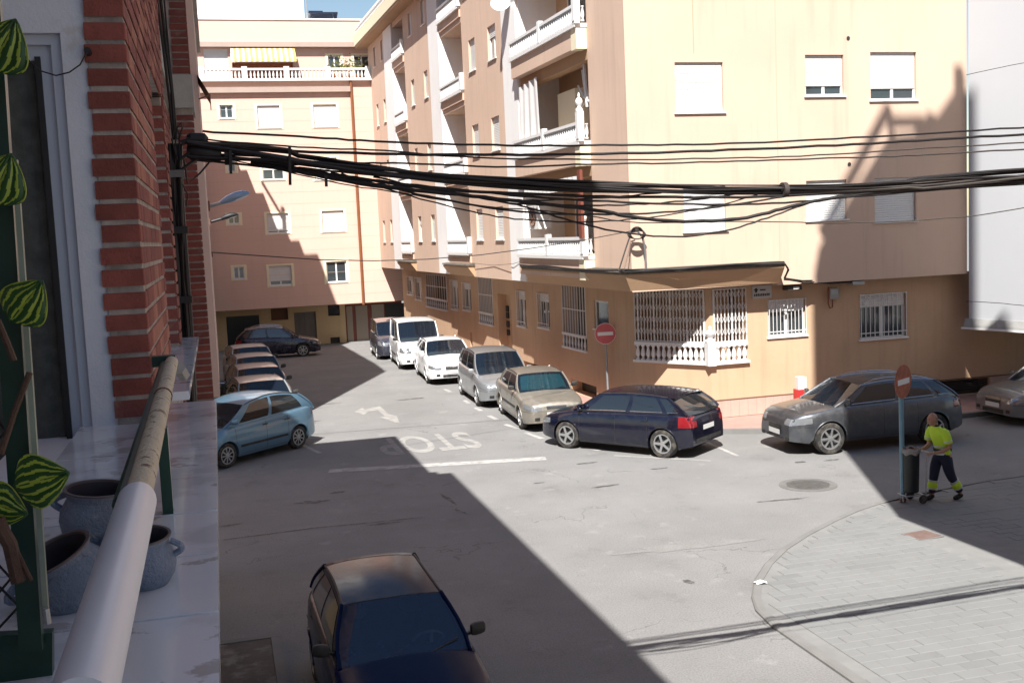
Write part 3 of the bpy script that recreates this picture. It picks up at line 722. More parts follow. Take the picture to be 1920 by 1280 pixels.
P.mb().box((2.0, .01, pband(174)), (P.px(656, 170)[0], .22, pband(164))).build('cornice', M['corn'], FB)
P.mb().box((2.0, -.2, zter-.02), (14, .25, zter+.10)).build('terrace_edge', M['white'], FB)
# balustrade of the terrace
sA, sB = P.px(378, 140)[0], P.px(690, 140)[0]; zr = zter + .10
me = baluster_mesh(.44, 1.1, 6); me.materials.append(M['frame']); n = 44
bo = P.mb().box((sA, .04, zr+.44), (sB, .18, zr+.54)).build('terrace_rail', M['frame'], FB)
for i in range(n): link('baluster', me, None, bo, tuple(P((sA+.15+(sB-sA-.3)*i/(n-1), .11, zr))))
for i in range(5): P.mb().box((sA+(sB-sA)*i/4-.14, .0, zr), (sA+(sB-sA)*i/4+.14, .22, zr+.62)).build('pier', M['frame'], bo)
# set-back top storey
ds = -1.6; tw_ = [P.box(615,104,639,131,ds), P.box(664,104,693,141,ds), P.box(436,118,550,150,ds), P.box(383,92,428,150,ds)]
ztop = P.px(530, 38, ds)[1]
wall(P, 'top_storey_wall', 2.0, 14, zter-.1, ztop, tw_, M['pink'], FB, d=ds, depth=.2, thick=.3)
window(P, tw_[0], FB, 0, .14, d=ds, surround=M['cream']); window(P, tw_[1], FB, 0, .14, d=ds, surround=M['cream'])
P.mb().box((tw_[2][0], ds-.2, tw_[2][2]), (tw_[2][1], ds-.15, tw_[2][3])).build('terrace_door', mat('orange_door', (.36, .12, .05), .6), FB)
P.mb().box((tw_[3][0], ds-.1, tw_[3][2]), (tw_[3][1], ds-.05, tw_[3][3])).build('roller_blind', M['shutter'], FB)
P.mb().box((2.0, ds+.003, P.px(530, 90, ds)[1]), (14, ds+.35, P.px(530, 81, ds)[1])).build('cornice', M['corn'], FB)
P.mb().box((2.0, ds-.3, ztop), (14, ds+.06, ztop+.08)).build('parapet_cap', M['white'], FB)
P.mb().box((2.0, -12, ztop-.5), (14, ds-.31, ztop-.3)).build('roof', M['white'], FB)
# striped awning over the terrace door
a0, a1 = P.px(432, 100, ds)[0], P.px(552, 100, ds)[0]; zt, zl = P.px(490, 86, ds)[1], P.px(490, 116, ds+1.1)[1]
n = 24; t = empty('striped_awning', tuple(P(((a0+a1)/2, ds, zt))), 0, 'yellow and white striped awning over the roof terrace of the far pink block', 'awning')
for k in (0, 1):
    m = P.mb()
    for i in range(k, n, 2):
        x0, x1 = a0+(a1-a0)*i/n, a0+(a1-a0)*(i+1)/n
        m.grid([[(x, ds+.02, zt), (x, ds+1.1, zl+.18), (x, ds+1.12, zl)] for x in (x0, x1)])
    o = m.build('awning_stripes', M['awning'] if k else M['awning2'], t); o.location = -Vector(P(((a0+a1)/2, ds, zt)))
m = P.mb(); m.bar((a0, ds, zt-.4), (a0, ds+1.1, zl+.15), .05); m.bar((a1, ds, zt-.4), (a1, ds+1.1, zl+.15), .05); o = m.build('arm', M['frame'], t); o.location = -Vector(P(((a0+a1)/2, ds, zt)))
# drainpipe
s, z = P.px(657, 152); s2, z2 = P.px(689, 600)
P.mb().tube([(s, .12, z), (s, .12, zov-.1)], .07, 8).build('drainpipe', M['copper'], FB)
# recessed ground floor
P.mb().box((2.0, -1.9, zov+.0), (14, -.01, zov+.06)).build('overhang_soffit', M['corn'], FB)
gd = [pb(426,592,488,660,d=-1.4), pb(553,585,594,655,d=-1.4), pb(508,578,540,600,d=-1.4), pb(615,571,637,592,d=-1.4), pb(620,632,638,655,d=-1.4)]
gd[0] = (gd[0][0], gd[0][1], -.47, gd[0][3]); gd[1] = (gd[1][0], gd[1][1], -.47, gd[1][3])
sR = P.px(648, 600, -1.4)[0]
wall(P, 'ground_floor_wall', 2.0, sR, -.9, zov, gd, M['yellow'], FB, d=-1.4, depth=.2, thick=.3)
wall(P, 'garage_wall', sR, 14, -.9, zov, [], M['redframe'], FB, d=-1.8, thick=.3)
P.mb().box((2.0, -.9, zov-.03), (14, -.002, zov)).build('overhang_edge', M['brown'], FB)
def panel(nm, h, mt, D=-1.56):
    P.mb().box((h[0], D-.03, h[2]), (h[1], D, h[3])).build(nm, mt, FB)
panel('garage_door', gd[0], M['greendoor']); panel('metal_door', gd[1], M['greydoor']); panel('window', gd[2], M['brown']); panel('window', gd[3], M['pane']); panel('vent', gd[4], M['iron'])
m = P.mb()
for i in range(5): x = gd[1][0]+(gd[1][1]-gd[1][0])*i/4; m.box((x-.02, -1.56, gd[1][2]), (x+.02, -1.53, gd[1][3]))
m.build('door_rib', M['greydoor'], FB)
for bx, mt in (((651,572,662,648), 'greydoor'), ((668,570,690,646), 'greydoor'), ((698,569,721,642), 'greydoor'), ((723,566,760,642), 'iron')):
    h = P.box(*bx, -1.8); P.mb().box((h[0], -1.85, h[2]), (h[1], -1.77, zov-.25)).build('garage_panel', mat('panel_'+mt, (.30, .25, .20), .7) if mt == 'greydoor' else M[mt], FB)
# white block and solar heater behind the roof
zw = P.px(475, 0, -4)[1]; x0, x1 = P.px(340, 20, -4)[0], P.px(570, 20, -4)[0]
WT = P.mb().box((x0, -9, 10), (x1, -4, zw+4)).build('white_block', M['white']); tag(WT, 'plain white building rising behind the roof of the far pink block', 'building')
a, z = P.px(577, 36, -3); b, _ = P.px(632, 36, -3)
t = empty('solar_heater', tuple(P((a, -3, z))), 0, 'dark solar water heater on the roof of the far pink block against the sky', 'solar heater')
m = MB(); m.bar((0, 0, .1), (b-a, 0, .12), 1.0, .08); o = m.build('panel', M['solar'], t, rot=(R_(-18), 0, 0))
m = MB(); m.tube([(.1, .5, .35), ((b-a)*.55, .5, .35)], .2, 12); m.build('tank', M['solar'], t)
m = MB(); m.bar((.2, 0, -1), (.2, 0, .1), .05); m.bar((b-a-.2, 0, -1), (b-a-.2, 0, .1), .05); m.build('stand', M['steel'], t)
s, z = P.px(575, 20, -4); o = P.mb().tube([(s, -4, z-2), (s, -4, z+1.6)], .04, 6).build('aerial', M['steel']); tag(o, 'thin roof aerial mast beside the white building corner', 'aerial')
# terrace plants
gl = mat('yellow_green_leaves', (.16, .16, .03), .8, var=.4, vscale=9)
for i, (x, y) in enumerate(((625, 128), (640, 126), (653, 124), (672, 130))):
    s, z = P.px(x, y, -.4); m = MB(); rr = random.Random(i)
    for q in range(70):
        c = Vector((rr.gauss(0, .2), rr.gauss(0, .16), abs(rr.gauss(.1, .28)))); d = Vector((rr.uniform(-1, 1), rr.uniform(-1, 1), rr.uniform(-.2, 1))).normalized()*.13; e_ = d.cross(Vector((rr.uniform(-1,1), 1, .3))).normalized()*.04
        m.face([c, c+d*.5+e_, c+d, c+d*.5-e_])
    t = empty('terrace_plant', tuple(P((s, -.4, zter+.1))), 0, None, 'plant', 'plants on the far roof terrace'); t['label'] = ('leafy potted plant left of the others under the left terrace window of the far block', 'second leafy plant from the left on the far roof terrace', 'third leafy plant from the left on the far roof terrace', 'leafy plant under the right window of the far roof terrace')[i]
    m.build('foliage', gl, t, loc=(0, 0, .45)); MB().lathe([(.12, 0), (.17, .3), (.15, .3)], n=10).build('pot', M['copper'], t)
# ------------------------------------------------------------------ brick building the photograph is taken from
BB = empty('brick_building', (-.3, 3.4, 0), 0, 'red brick building close on the left with white plaster and marble window ledges', 'building')
XF = -.206; XW = -.318
def bx(name, a, b, mt, parent=BB): return MB().box(a, b).build(name, mt, parent)
# cores behind the facing bricks (mortar shows in the joints)
bx('pier_core', (-.313, 3.406, 3.6), (XF-.005, 4.76, 9), M['joint'])
bx('lintel_core', (-.60, 4.76, 5.955), (XF-.010, 5.90, 9), M['joint'])
bx('apron_core', (-.60, 4.76, 3.6), (XF-.010, 5.90, 4.62), M['joint'])
bx('pier_core', (-.60, 5.906, 3.5), (XF-.010, 6.25, 9), M['joint'])
bx('wall_core', (-.60, 6.25, 3.5), (XW-.010, 10.62, 9), M['joint'])
bx('ground_floor', (-3, 5.9, 0), (-1.3, 12.5, 3.5), M['plaster']); bx('overhang_slab', (-3, 5.9, 3.42), (-.12, 11.45, 3.5), M['concrete'])
bx('window_reveal', (-.60, 4.74, 4.62), (-.42, 5.93, 5.96), M['upvc'])
bx('lower_wall', (-.60, .2, 0), (-.17, 4.0, 4.645), M['plaster'])
bx('lower_wall', (-.60, 4.0, 0), (-.21, 5.92, 3.61), M['plaster'])
X3l, X3r = -.25, -.105
bx('far_pier_core', (-.6, 10.632, 3.5), (X3r-.01, 11.4, 9), M['joint'])
bx('string_course', (-.4, 6.3, 6.46), (-.27, 10.60, 6.76), M['concrete']); bx('string_course', (X3l-.03, 10.58, 6.46), (X3r+.012, 11.45, 6.76), M['concrete'])
# facing bricks
CH, BL, BH = .0648, .252, .050
bricks = []   # (pos, size, mat key, dist)
brnd = random.Random(5)
def course_side(X, Y0, Y1, Z0_, Z1_, shift=0, mats=('brick', 'brick2', 'brick')):
    k = 0; z = Z0_
    while z + BH <= Z1_ + .01:
        y = Y0 - (BL/2 if (k + shift) % 2 else 0)
        while y < Y1:
            a, b = max(y, Y0), min(y + BL - .013, Y1)
            if b - a > .03: bricks.append(((X - .055, a, z), (X + brnd.uniform(-.0015, .0015), b, z + BH), brnd.choice(mats)))
            y += BL
        z += CH; k += 1
def course_front(Y, X0, X1, Z0_, Z1_, mats=('brick', 'brick', 'brick3')):
    z = Z0_; k = 0
    while z + BH <= Z1_ + .01:
        bricks.append(((X0 + brnd.uniform(-.009, .004), Y + brnd.uniform(-.003, .004), z + brnd.uniform(-.002, .002)), (X1, Y + .09, z + BH + brnd.uniform(-.003, .002)), brnd.choice(mats))); z += CH; k += 1
course_front(3.40, -.318, XF-.0005, 4.70, 6.5)
course_side(XF, 3.493, 4.76, 4.70, 6.9)
course_front(5.90, -.56, XF-.0005, 4.70, 5.94, ('brick', 'brick3'))
course_side(XF, 4.76, 6.0, 6.03, 7.4)
course_side(XF, 5.993, 6.25, 4.3, 7.4)
course_side(XW, 6.26, 10.6, 4.0, 6.40)
course_side(XW, 6.26, 10.6, 6.80, 8.0)
course_front(10.62, X3l, X3r, 3.5, 6.44, ('brick3', 'brick')); course_front(10.62, X3l, X3r, 6.78, 8.6, ('brick3', 'brick'))
for i in range(17):   # soldier course over the window
    y = 4.79 + i*.0655; bricks.append(((XF-.055, y, 5.955), (XF, y+.052, 6.02), brnd.choice(('brick2', 'brick'))))
bricks.sort(key=lambda b: b[0][1] + abs(b[0][2] - 5.2)*.4)
shapes = {}; rest = {}
for i, (a, b, mk) in enumerate(bricks):
    if i < 296:
        sz = tuple(round(b[j]-a[j], 3) for j in range(3)); key = (sz, mk)
        if key not in shapes:
            m = MB(); e = .003; x, y, z = sz
            m.grid([[(0, 0, 0), (x-e, 0, 0), (x, e, 0), (x, y, 0)], [(0, 0, e), (x-e, 0, e), (x, e, e), (x, y, e)], [(0, 0, z-e), (x-e, 0, z-e), (x, e, z-e), (x, y, z-e)], [(0, e, z), (x-e, e, z), (x-e, e, z), (x-e, y, z)]])
            m.box((.001, .002, .001), (x-.002, y-.001, z-.001)); me = m.mesh('brick'); me.materials.append(M[mk]); shapes[key] = me
        link('brick', shapes[key], None, BB, tuple(a))
    else: rest.setdefault(mk, MB()).box(a, b)
for mk, m in rest.items(): o = m.build('brickwork', M[mk], BB); o['kind'] = 'stuff'
# children of the empty sit in world space
# marble ledges
for y0, y1 in ((.2, .93), (.934, 1.575), (1.58, 1.885), (1.888, 2.195), (2.20, 2.9), (2.903, 3.79)):
    b = MB(); b.box((-.42 if y0 < 3.0 else -.30, y0, 4.648), (-.03, y1-.004, 4.68)); b.build('marble_slab', M['marble'], BB)
bx('marble_slab', (-.42, 4.08, 4.648), (-.125, 6.5, 4.68), M['marble'])
bx('ledge_upstand', (-.205, 2.5, 4.681), (-.175, 3.38, 4.72), M['marble'])
# plaster end wall with the balcony window
W = MB(lambda p: Vector((p.x, 3.415 + p.y, p.z)))
xa, za = on_axis(68, 110, 1, 3.40)[0], on_axis(68, 110, 1, 3.40)[2]
xg = on_axis(100, 480, 1, 3.40)[0]; xo = on_axis(146, 480, 1, 3.40)[0]; zg = on_axis(60, 108, 1, 3.4)[2]; zo = on_axis(60, 60, 1, 3.4)[2]
m = MB(); m.box((xo, 3.415, 3.6), (-.300, 3.60, 9)); m.box((-1.9, 3.415, zo), (xo, 3.60, 9)); m.build('plaster_wall', M['plaster'], BB)
fr = MB(); fr.box((xo-.03, 3.435, 3.6), (xo-.001, 3.52, zo)); fr.box((-1.9, 3.435, zo-.03), (xo-.03, 3.52, zo-.001)); fr.box((xg, 3.455, 3.6), (xo-.03, 3.53, zo-.03)); fr.box((-1.9, 3.455, zg), (xg, 3.53, zo-.03))
wf_ = fr.build('balcony_window', M['upvc'], BB)
MB().box((xg-.012, 3.446, 3.6), (xg+.004, 3.47, zg+.01)).build('gasket', M['rubber'], wf_)
MB().box((-1.9, 3.50, 3.6), (xg, 3.508, zg)).build('pane', mat('dark_balcony_glass', (.012, .016, .018), .12, spec=.6, coat=.4), wf_)
cm = mat('lace_curtain', (.11, .115, .105), .9, var=.5, vscale=20)
m = MB(); N_ = 60
m.grid([[(-1.8 + (xg+1.8)*i/N_, 3.494 - .006*abs(math.sin(i*1.3)), z) for i in range(N_+1)] for z in (3.6, zg)]); m.build('curtain_fold', cm, wf_)
bx('inner_side', (-2.2, .5, 3.4), (-1.9, 3.6, 9), M['plaster'])
bx('floor', (-2.2, .2, 3.5), (-.43, 3.6, 3.75), M['concrete'])
# a hanging wire on the plaster
pts = [on_axis(x, y, 1, 3.36) for x, y in ((-12, 10), (0, 32), (22, 70), (48, 108), (75, 133), (105, 142), (130, 136), (150, 122), (163, 98))]
tag(MB().tube(pts, .0022, 5).build('loose_wire', M['rubber']), 'thin black wire hanging in a loop across the white plaster and window head', 'wire')
m = MB(); p = on_axis(165, 97, 1, 3.38); m.lathe([(.006, -.02), (.010, -.02), (.010, .03), (.004, .03)], c=p, n=8, axis='y'); m.build('wire_clip', M['rubber'], BB)
# roof mass of the brick building and of its neighbours (their shade lies on the street)
def block(name, x0, x1, y0, y1, h, mt, parent, z0=0): return MB().box((x0, y0, z0), (x1, y1, h)).build(name, mt, parent)
block('upper_storeys', -12, -.23, -25, .1, 15.5, M['brick'], BB); block('rear_mass', -12, -2.25, .1, 11.6, 15.5, M['plaster'], BB)
block('upper_floors', -2.25, -.22, .1, 11.6, 15.5, M['brick'], BB, 8.9)
PN = empty('pink_neighbour', (-.2, 13, 0), 0, 'pink rendered house beyond the brick building, a narrow strip of its wall in view', 'building')
PX = -.055
block('wall', -10, PX, 12.6, 18.0, 13.6, M['pink'], PN, 3.5); block('ground_floor', -10, -1.3, 12.6, 18.0, 3.5, M['yellow'], PN); 
MB().box((PX-.3, 12.45, 8.2), (PX+.05, 18.1, 8.32)).build('cornice', M['concrete'], PN)
bx('party_wall', (-10, 11.46, 3.5), (-.19, 12.58, 14.5), M['plaster'], PN)
p = on_axis(385, 172, 1, 12.5); m = MB(); m.face([(PX, 12.5, 7.05), (PX+.12, 12.5, 6.82), (PX+.12, 13.3, 6.82), (PX, 13.3, 7.05)]); m.bar((PX+.12, 12.5, 6.82), (PX, 12.5, 6.78), .015); m.bar((PX+.12, 12.5, 6.66), (PX+.12, 12.5, 6.83), .01); o = m.build('window_awning', M['brown']); tag(o, 'small brown metal awning sticking out from the pink house on the left', 'awning')
FN = empty('far_neighbour', (-.3, 29, 0), 0, 'row of houses further down the left side, behind the parked cars', 'building')
block('ground_floor', -10, -2.6, 27, 58, 3.6, M['corn'], FN, -.8)
tops = [(27, 43.5, 20.3), (43.5, 46.2, 22.2), (46.2, 48.4, 20.0), (48.4, 50, 18.6), (50, 52.4, 17.2), (52.4, 54.2, 16.0), (54.2, 55.6, 15.0), (55.6, 57.2, 13.0), (57.2, 58.8, 11.2)]
for a, b, h in tops: block('upper_floors', -9, -.3, a+.0015, b, h, M['pink'], FN, 3.6)
m = MB(); m.bar((-.4, 49.8, 19.2), (-.4, 52.2, 18.0), .10); m.bar((-.4, 49.9, 18.5), (-.4, 49.9, 19.7), .16); m.build('roof_railing', M['iron'], FN)
# unseen house added at the right, shaped so its shade falls across the junction
TH = empty('shading_house', (12, 4, 0), 0, 'unseen tall house on the right, shaped to cast the shade over the junction', 'building')
block('lower_storeys', 8.45, 26, -6, 6.9, 12.33, M['peach'], TH)
prof = [(7.16, 12.35), (7.16, 28.6), (7.31, 29.3), (8.14, 30.4), (9.17, 31.8), (9.43, 32.1), (10.2, 32.15), (10.6, 32.7), (10.9, 32.6), (11.4, 33.2), (11.86, 33.2), (11.86, 22.25), (7.16, 22.25)]
m = MB(); prof = prof[1:]; m.grid([[(x, 6.9, z) for x, z in prof], [(x, 6.55, z) for x, z in prof]], close=True); m.face([(x, 6.9, z) for x, z in prof]); m.face([(x, 6.55, z) for x, z in prof][::-1]); m.build('shade_slab', M['peach'], TH)  # thin slab, its stepped outline shaped to throw the wall's shade edge
block('shade_slab', 11.863, 12.5, 6.55, 6.9, 26.0, M['peach'], TH, 22.2)  # added beside the slab to close a lit gap in the shade
block('upper_storeys', 7.16, 26, -6, 6.9, 22.2, M['peach'], TH, 12.35)
m = MB(); m.bar((7.3, 6.7, 29.9), (9.35, 6.7, 33.1), .16); m.bar((9.3, 6.7, 32.7), (10.4, 6.7, 32.7), .15); m.bar((9.4, 6.7, 32), (9.4, 6.7, 32.8), .14); m.bar((10.2, 6.7, 32), (10.2, 6.7, 32.8), .12); m.bar((11.5, 6.7, 33), (11.5, 6.7, 34.0), .25)
m.build('stair_railing', M['iron'], TH)

# ------------------------------------------------------------------ hand rail on the ledge
HR = empty('hand_rail', (-.14, 2.4, 4.68), 0, 'round hand rail over the marble ledge, half white plastic sleeve, half flaking cream paint', 'railing')
HR.location = (0, 0, 0)
a = on_axis(322, 678, 2, 4.852); b = on_axis(258, 935, 2, 4.852); c = on_axis(150, 1330, 2, 4.850)
b2 = a + (b - a) * 1.02
flake = mat('flaking_cream_paint', (.62, .56, .42), .7, var=.2, vscale=8, bump=.8, bscale=90, stain=[(34, .57, .62, (.16, .10, .055)), (15, .66, .72, (.10, .12, .07))])
MB().tube([a, b2, c], .019, 16).build('painted_rail', flake, HR)
MB().tube([a + Vector((-.021, 0, -.006)), b + Vector((-.021, 0, -.006))], .014, 10).build('under_rail', M['green'], HR)
slv = mat('white_sleeve', (.66, .71, .79), .38, var=.03, vscale=10, stain=[(9, .7, .76, (.50, .49, .46))])
MB().tube([b, b + (c-b)*.02, c], .0262, 28, radii=[.0246, .0262, .0262]).build('plastic_sleeve', slv, HR)
MB().tube([b + (c-b)*-.002, b + (c-b)*.004], .0225, 24).build('sleeve_mouth', M['upvc'], HR)
p = on_axis(296, 950, 2, 4.70)
MB().box((-.133, 2.20, 4.68), (-.113, 2.235, 4.85)).build('post', M['green'], HR)
MB().box((XF+.0, a.y-.012, a.z-.012), (a.x+.012, a.y+.03, a.z+.020)).build('wall_bracket', M['green'], HR)
m = MB(); m.tube([a + Vector((.02, 0, -.02)), a + Vector((.03, .05, -.05))], .02, 6); m.build('rag_of_foam', M['concrete'], HR)
m = MB(); q = a + (b-a)*.42; m.tube([q, q + (b-a).normalized()*.012], .0215, 14); m.build('joint_collar', M['brown'], HR)

# ------------------------------------------------------------------ clay pots
gz_blue = mat('blue_grey_glaze', (.23, .30, .43), .55, var=.35, vscale=9, bump=.9, bscale=130, stain=[(26, .56, .70, (.34, .38, .44)), (60, .6, .7, (.10, .13, .21))])
potin = mat('pot_inside', (.055, .048, .06), .85, var=.3, vscale=12)
rimm = mat('brown_glaze_rim', (.12, .095, .10), .5, var=.3, vscale=12)
def pot(loc, h, r, label, tilt=(0, 0, 0), hr=0):
    t = empty('clay_pot', loc, 0, label, 'pot', 'blue glazed clay pots on the ledge'); t.rotation_euler = tilt
    prof = [(.55, 0), (.72, .02), (.92, .22), (1.0, .45), (.98, .62), (.86, .78), (.80, .86), (.84, .93), (.90, 1.0)]
    m = MB(); m.lathe([(a*r, b_*h) for a, b_ in prof], n=40); m.f.pop(); m.build('body', gz_blue, t)
    m = MB(); m.lathe([(.90*r, h), (.905*r, h*1.03), (.82*r, h*1.03), (.80*r, h*.97)], n=40, cap=False); m.build('rim', rimm, t)
    m = MB(); m.lathe([(.80*r, h*.99), (.76*r, h*.85), (.88*r, h*.5), (.5*r, h*.06), (.0, h*.06)], n=32, cap=False); m.build('inside', potin, t)
    m = MB(); m.tube([Vector((r*(.86 + .34*math.sin(q)), 0, h*(.90 - .32*q/math.pi))) for q in [math.pi*i/8 for i in range(9)]], r*.10, 8); o = m.build('handle', gz_blue, t); o.rotation_euler = (0, 0, hr)
    return t
def atd(x, y, dist): d = ray(x, y).normalized(); return CP + d * dist
g3 = on_axis(262, 1108, 2, 4.68); g2 = on_axis(128, 1142, 2, 4.68)
pot(tuple(g3 + Vector((.004, .035, .0))), .078, .052, 'squat blue clay pot on the outer side of the rail, the rightmost of the three', (R_(6), 0, 0), R_(-10))
pot(tuple(g2 + Vector((.012, .035, .0))), .085, .066, 'blue clay pot lying tilted against the trellis post, the lowest and leftmost', (R_(10), R_(-22), 0), R_(200))
g1 = on_axis(180, 1026, 2, 4.735)
pot(tuple(g1 + Vector((.0, .03, .0))), .088, .058, 'upright blue clay pot with brown rim resting on the others left of the rail', (R_(4), R_(5), 0), R_(170))

# ------------------------------------------------------------------ trellis with artificial leaves
TR = empty('trellis', (0, 0, 0), 0, 'dark green painted trellis post with black lattice wire at the left edge', 'trellis')
def plank(name, p0, p1, w, mt, Y, parent, th=.018):
    a = on_axis(*p0, 1, Y); b = on_axis(*p1, 1, Y); MB().bar(a, b, w, th, upv=(0, 1, 0)).build(name, mt, parent)
plank('post', (-22, -10), (60, 1215), .026, M['green'], 1.40, TR)
plank('post_highlight', (28, 300), (88, 1165), .006, mat('pale_green_highlight', (.25, .30, .24), .5, var=.3, vscale=9), 1.38, TR, .01)  # the post's light edge highlight, built as a pale strip
plank('bottom_rail', (-60, 1235), (100, 1225), .06, M['green'], 1.42, TR)
for p0, p1 in (((-10, 1120), (40, 1060)), ((-10, 1050), (45, 1110)), ((-10, 1090), (50, 1150)), ((-10, 1185), (50, 1120)), ((-10, 830), (30, 790)), ((-10, 780), (30, 830)), ((-10, 700), (25, 660))):
    MB().tube([on_axis(*p0, 1, 1.43), on_axis(*p1, 1, 1.43)], .0016, 5).build('lattice_wire', M['rubber'], TR)
MB().tube([on_axis(86, 1140, 1, 1.36), on_axis(90, 1168, 1, 1.36)], .004, 8).build('screw_eye', M['steel'], TR)
leaf_d = mat('leaf_dark_green', (.018, .075, .012), .45, var=.25, vscale=40)
leaf_y = mat('leaf_yellow_stripe', (.33, .42, .045), .45, var=.15, vscale=40)
def leaf(cx, cy, w, ang, Y, label, bend=.25):
    """striped leaf w metres long; ang turns it in its own plane"""
    c = on_axis(cx, cy, 1, Y); me = bpy.data.meshes.new('leaf'); v = []; f = []; mi = []
    NU, NV = 16, 48
    for i in range(NU+1):
        u = i/NU; hw = .50 * math.sin(math.pi * min(1, u**.62))**.75 * (1 - .1*u)
        for j in range(NV+1):
            t = j/NV*2-1; x = (u-.5)*1.0 + .10*abs(t)*(1-u); z = t*hw; y = -bend*(t*t)*.5*hw + .03*abs(math.sin(t*7)) - .12*(u-.4)**2
            v.append((x*w, y*w*-1, z*w))
    for i in range(NU):
        for j in range(NV):
            a = i*(NV+1)+j; f.append((a, a+1, a+NV+2, a+NV+1))
            t = abs((j+.5)/NV*2-1); k = t*3.3 + .12*math.sin(i*.9 + j*.1) + .25; fr_ = k - int(k); mi.append(1 if (.30 < fr_ < .30 + .40*(1 - abs(i/NU - .45)*1.1) and 0 < i < NU-1) else 0)
    me.from_pydata(v, [], f); me.materials.append(leaf_d); me.materials.append(leaf_y)
    for p, q in zip(me.polygons, mi): p.material_index = q
    me.shade_smooth()
    o = link('artificial_leaf', me, None, None, tuple(c)); o.rotation_euler = (0, R_(-ang), -.25)
    md = o.modifiers.new('thick', 'SOLIDIFY'); md.thickness = .0008
    tag(o, label, 'leaf', 'striped artificial leaves on the trellis'); return o
leaf(76, 900, .066, 12, 1.30, 'large striped artificial leaf beside the blue pots, the lowest whole leaf')
leaf(48, 566, .060, 48, 1.30, 'striped artificial leaf pointing up right, halfway up the trellis')
leaf(4, 88, .066, 60, 1.30, 'striped artificial leaf cut by the left edge, the topmost one')
leaf(2, 338, .062, 65, 1.30, 'striped artificial leaf cut by the left edge, second from the top')
leaf(4, 950, .058, -20, 1.32, 'striped artificial leaf cut by the left edge, just below the large leaf')
twm = mat('brown_twig', (.10, .055, .035), .8, var=.4, vscale=30, bump=.5)
for i, (pp, r_, lb) in enumerate(((((2, 850), (28, 770), (56, 698)), .0035, 'brown stick slanting up right across the trellis post'), (((-5, 600), (12, 640), (26, 676)), .0038, 'short brown stick slanting down right, above the long stick'), (((-8, 975), (18, 1020), (34, 1090)), .0085, 'thick brown cane stump under the lower leaves'), (((4, 968), (30, 1030), (58, 1088)), .0028, 'thin brown cane beside the thick stump'))):
    tag(MB().tube([on_axis(x, y, 1, 1.31) for x, y in pp], r_, 7).build('twig', twm), lb, 'twig', 'canes tied to the trellis')

# ------------------------------------------------------------------ cable duct on the brick wall and the cables over the street
CY = 8.2
CD = empty('cable_duct', (0, 0, 0), 0, 'thick bundle of black cables running up the brick wall to the bracket', 'cable bundle')
def onY(x, y, Y=CY): return on_axis(x, y, 1, Y)
crnd = random.Random(9)
lowp = [(326, 270), (329, 330), (335, 420), (341, 520), (347, 620), (355, 748), (362, 860)]
for k in range(9):
    off = (k - 4) * 2.6
    pts = [onY(x + off*(.9 + .2*math.sin(i*1.7+k)) + crnd.uniform(-.8, .8), y, CY + crnd.uniform(-.02, .04)) for i, (x, y) in enumerate(lowp)]
    MB().tube(pts, crnd.choice((.014, .018, .022)), 7).build('cable', M['rubber'], CD)
for y in (325, 430, 560, 650):
    i = min(range(len(lowp)), key=lambda q: abs(lowp[q][1]-y)); x = lowp[i][0] + (y-lowp[i][1])*.06; c = onY(x, y); MB().box((c.x-.06, c.y-.05, c.z-.03), (c.x+.062, c.y+.03, c.z+.02)).build('clamp', M['tape'] if y == 325 else M['rubber'], CD)
for k, (pp, r_) in enumerate(((((300, -10), (312, 90), (322, 170), (328, 262)), .012), (((293, -10), (306, 90), (318, 190), (325, 262)), .010), (((307, -10), (318, 110), (326, 190), (332, 262)), .007), (((335, 262), (342, 240), (340, 230), (332, 240), (328, 275), (333, 300)), .006), (((330, 290), (322, 262), (330, 238), (336, 250), (338, 300)), .006), (((345, 300), (352, 345), (375, 325), (392, 305)), .007), (((340, 318), (358, 305), (380, 292)), .010), (((338, 300), (352, 288), (372, 280)), .012), (((340, 268), (358, 262), (380, 262)), .02), (((342, 345), (352, 365), (349, 388)), .005))):
    MB().tube([onY(x, y, CY - .04*(k > 2)) for x, y in pp], r_, 7).build('cable', M['rubber'], CD)
MB().tube([onY(350, 262), onY(358, 262), onY(384, 262), onY(390, 263)], .05, 12, radii=[.03, .05, .046, .02]).build('splice_box', M['rubber'], CD)
MB().tube([onY(350, 284), onY(360, 285), onY(395, 288), onY(415, 290)], .06, 12, radii=[.04, .062, .066, .05]).build('splice_box', M['rubber'], CD)

def smoothpath(pp, n=6):
    out = []
    (xa_, ya_), (xb2, yb2) = pp[-2:]
    if xb2 > 2050: pp = list(pp) + [(3100, yb2 + (yb2-ya_)/(xb2-xa_)*(3100-xb2)*1.25)]
    P_ = [pp[0]] + list(pp) + [pp[-1]]
    for i in range(1, len(P_)-2):
        p0, p1, p2, p3 = [Vector((*q, 0)) for q in P_[i-1:i+3]]
        for k in range(n):
            t = k/n; out.append(.5*((2*p1) + (p2-p0)*t + (2*p0-5*p1+4*p2-p3)*t*t + (3*p1-p0-3*p2+p3)*t**3))
    out.append(Vector((*pp[-1], 0))); return [(q.x, q.y) for q in out]
def span(pp, r, label, Y=CY, mt='cable', wob=.004, name='overhead_cable', grp='overhead cables crossing the street', parent=None):
    pts = [onY(x, y, Y) + Vector((0, crnd.uniform(-wob, wob), crnd.uniform(-wob, wob))) for x, y in smoothpath(pp)]
    o = MB().tube(pts, r, 6).build(name, M[mt], parent)
    if not parent: tag(o, label, 'cable', grp)
    return o
span([(380, 247), (560, 256), (700, 265), (860, 271), (1000, 273), (1200, 272), (1400, 268), (1600, 258), (1800, 246), (2120, 224)], .009, 'topmost of the cables crossing the street, single and thin')
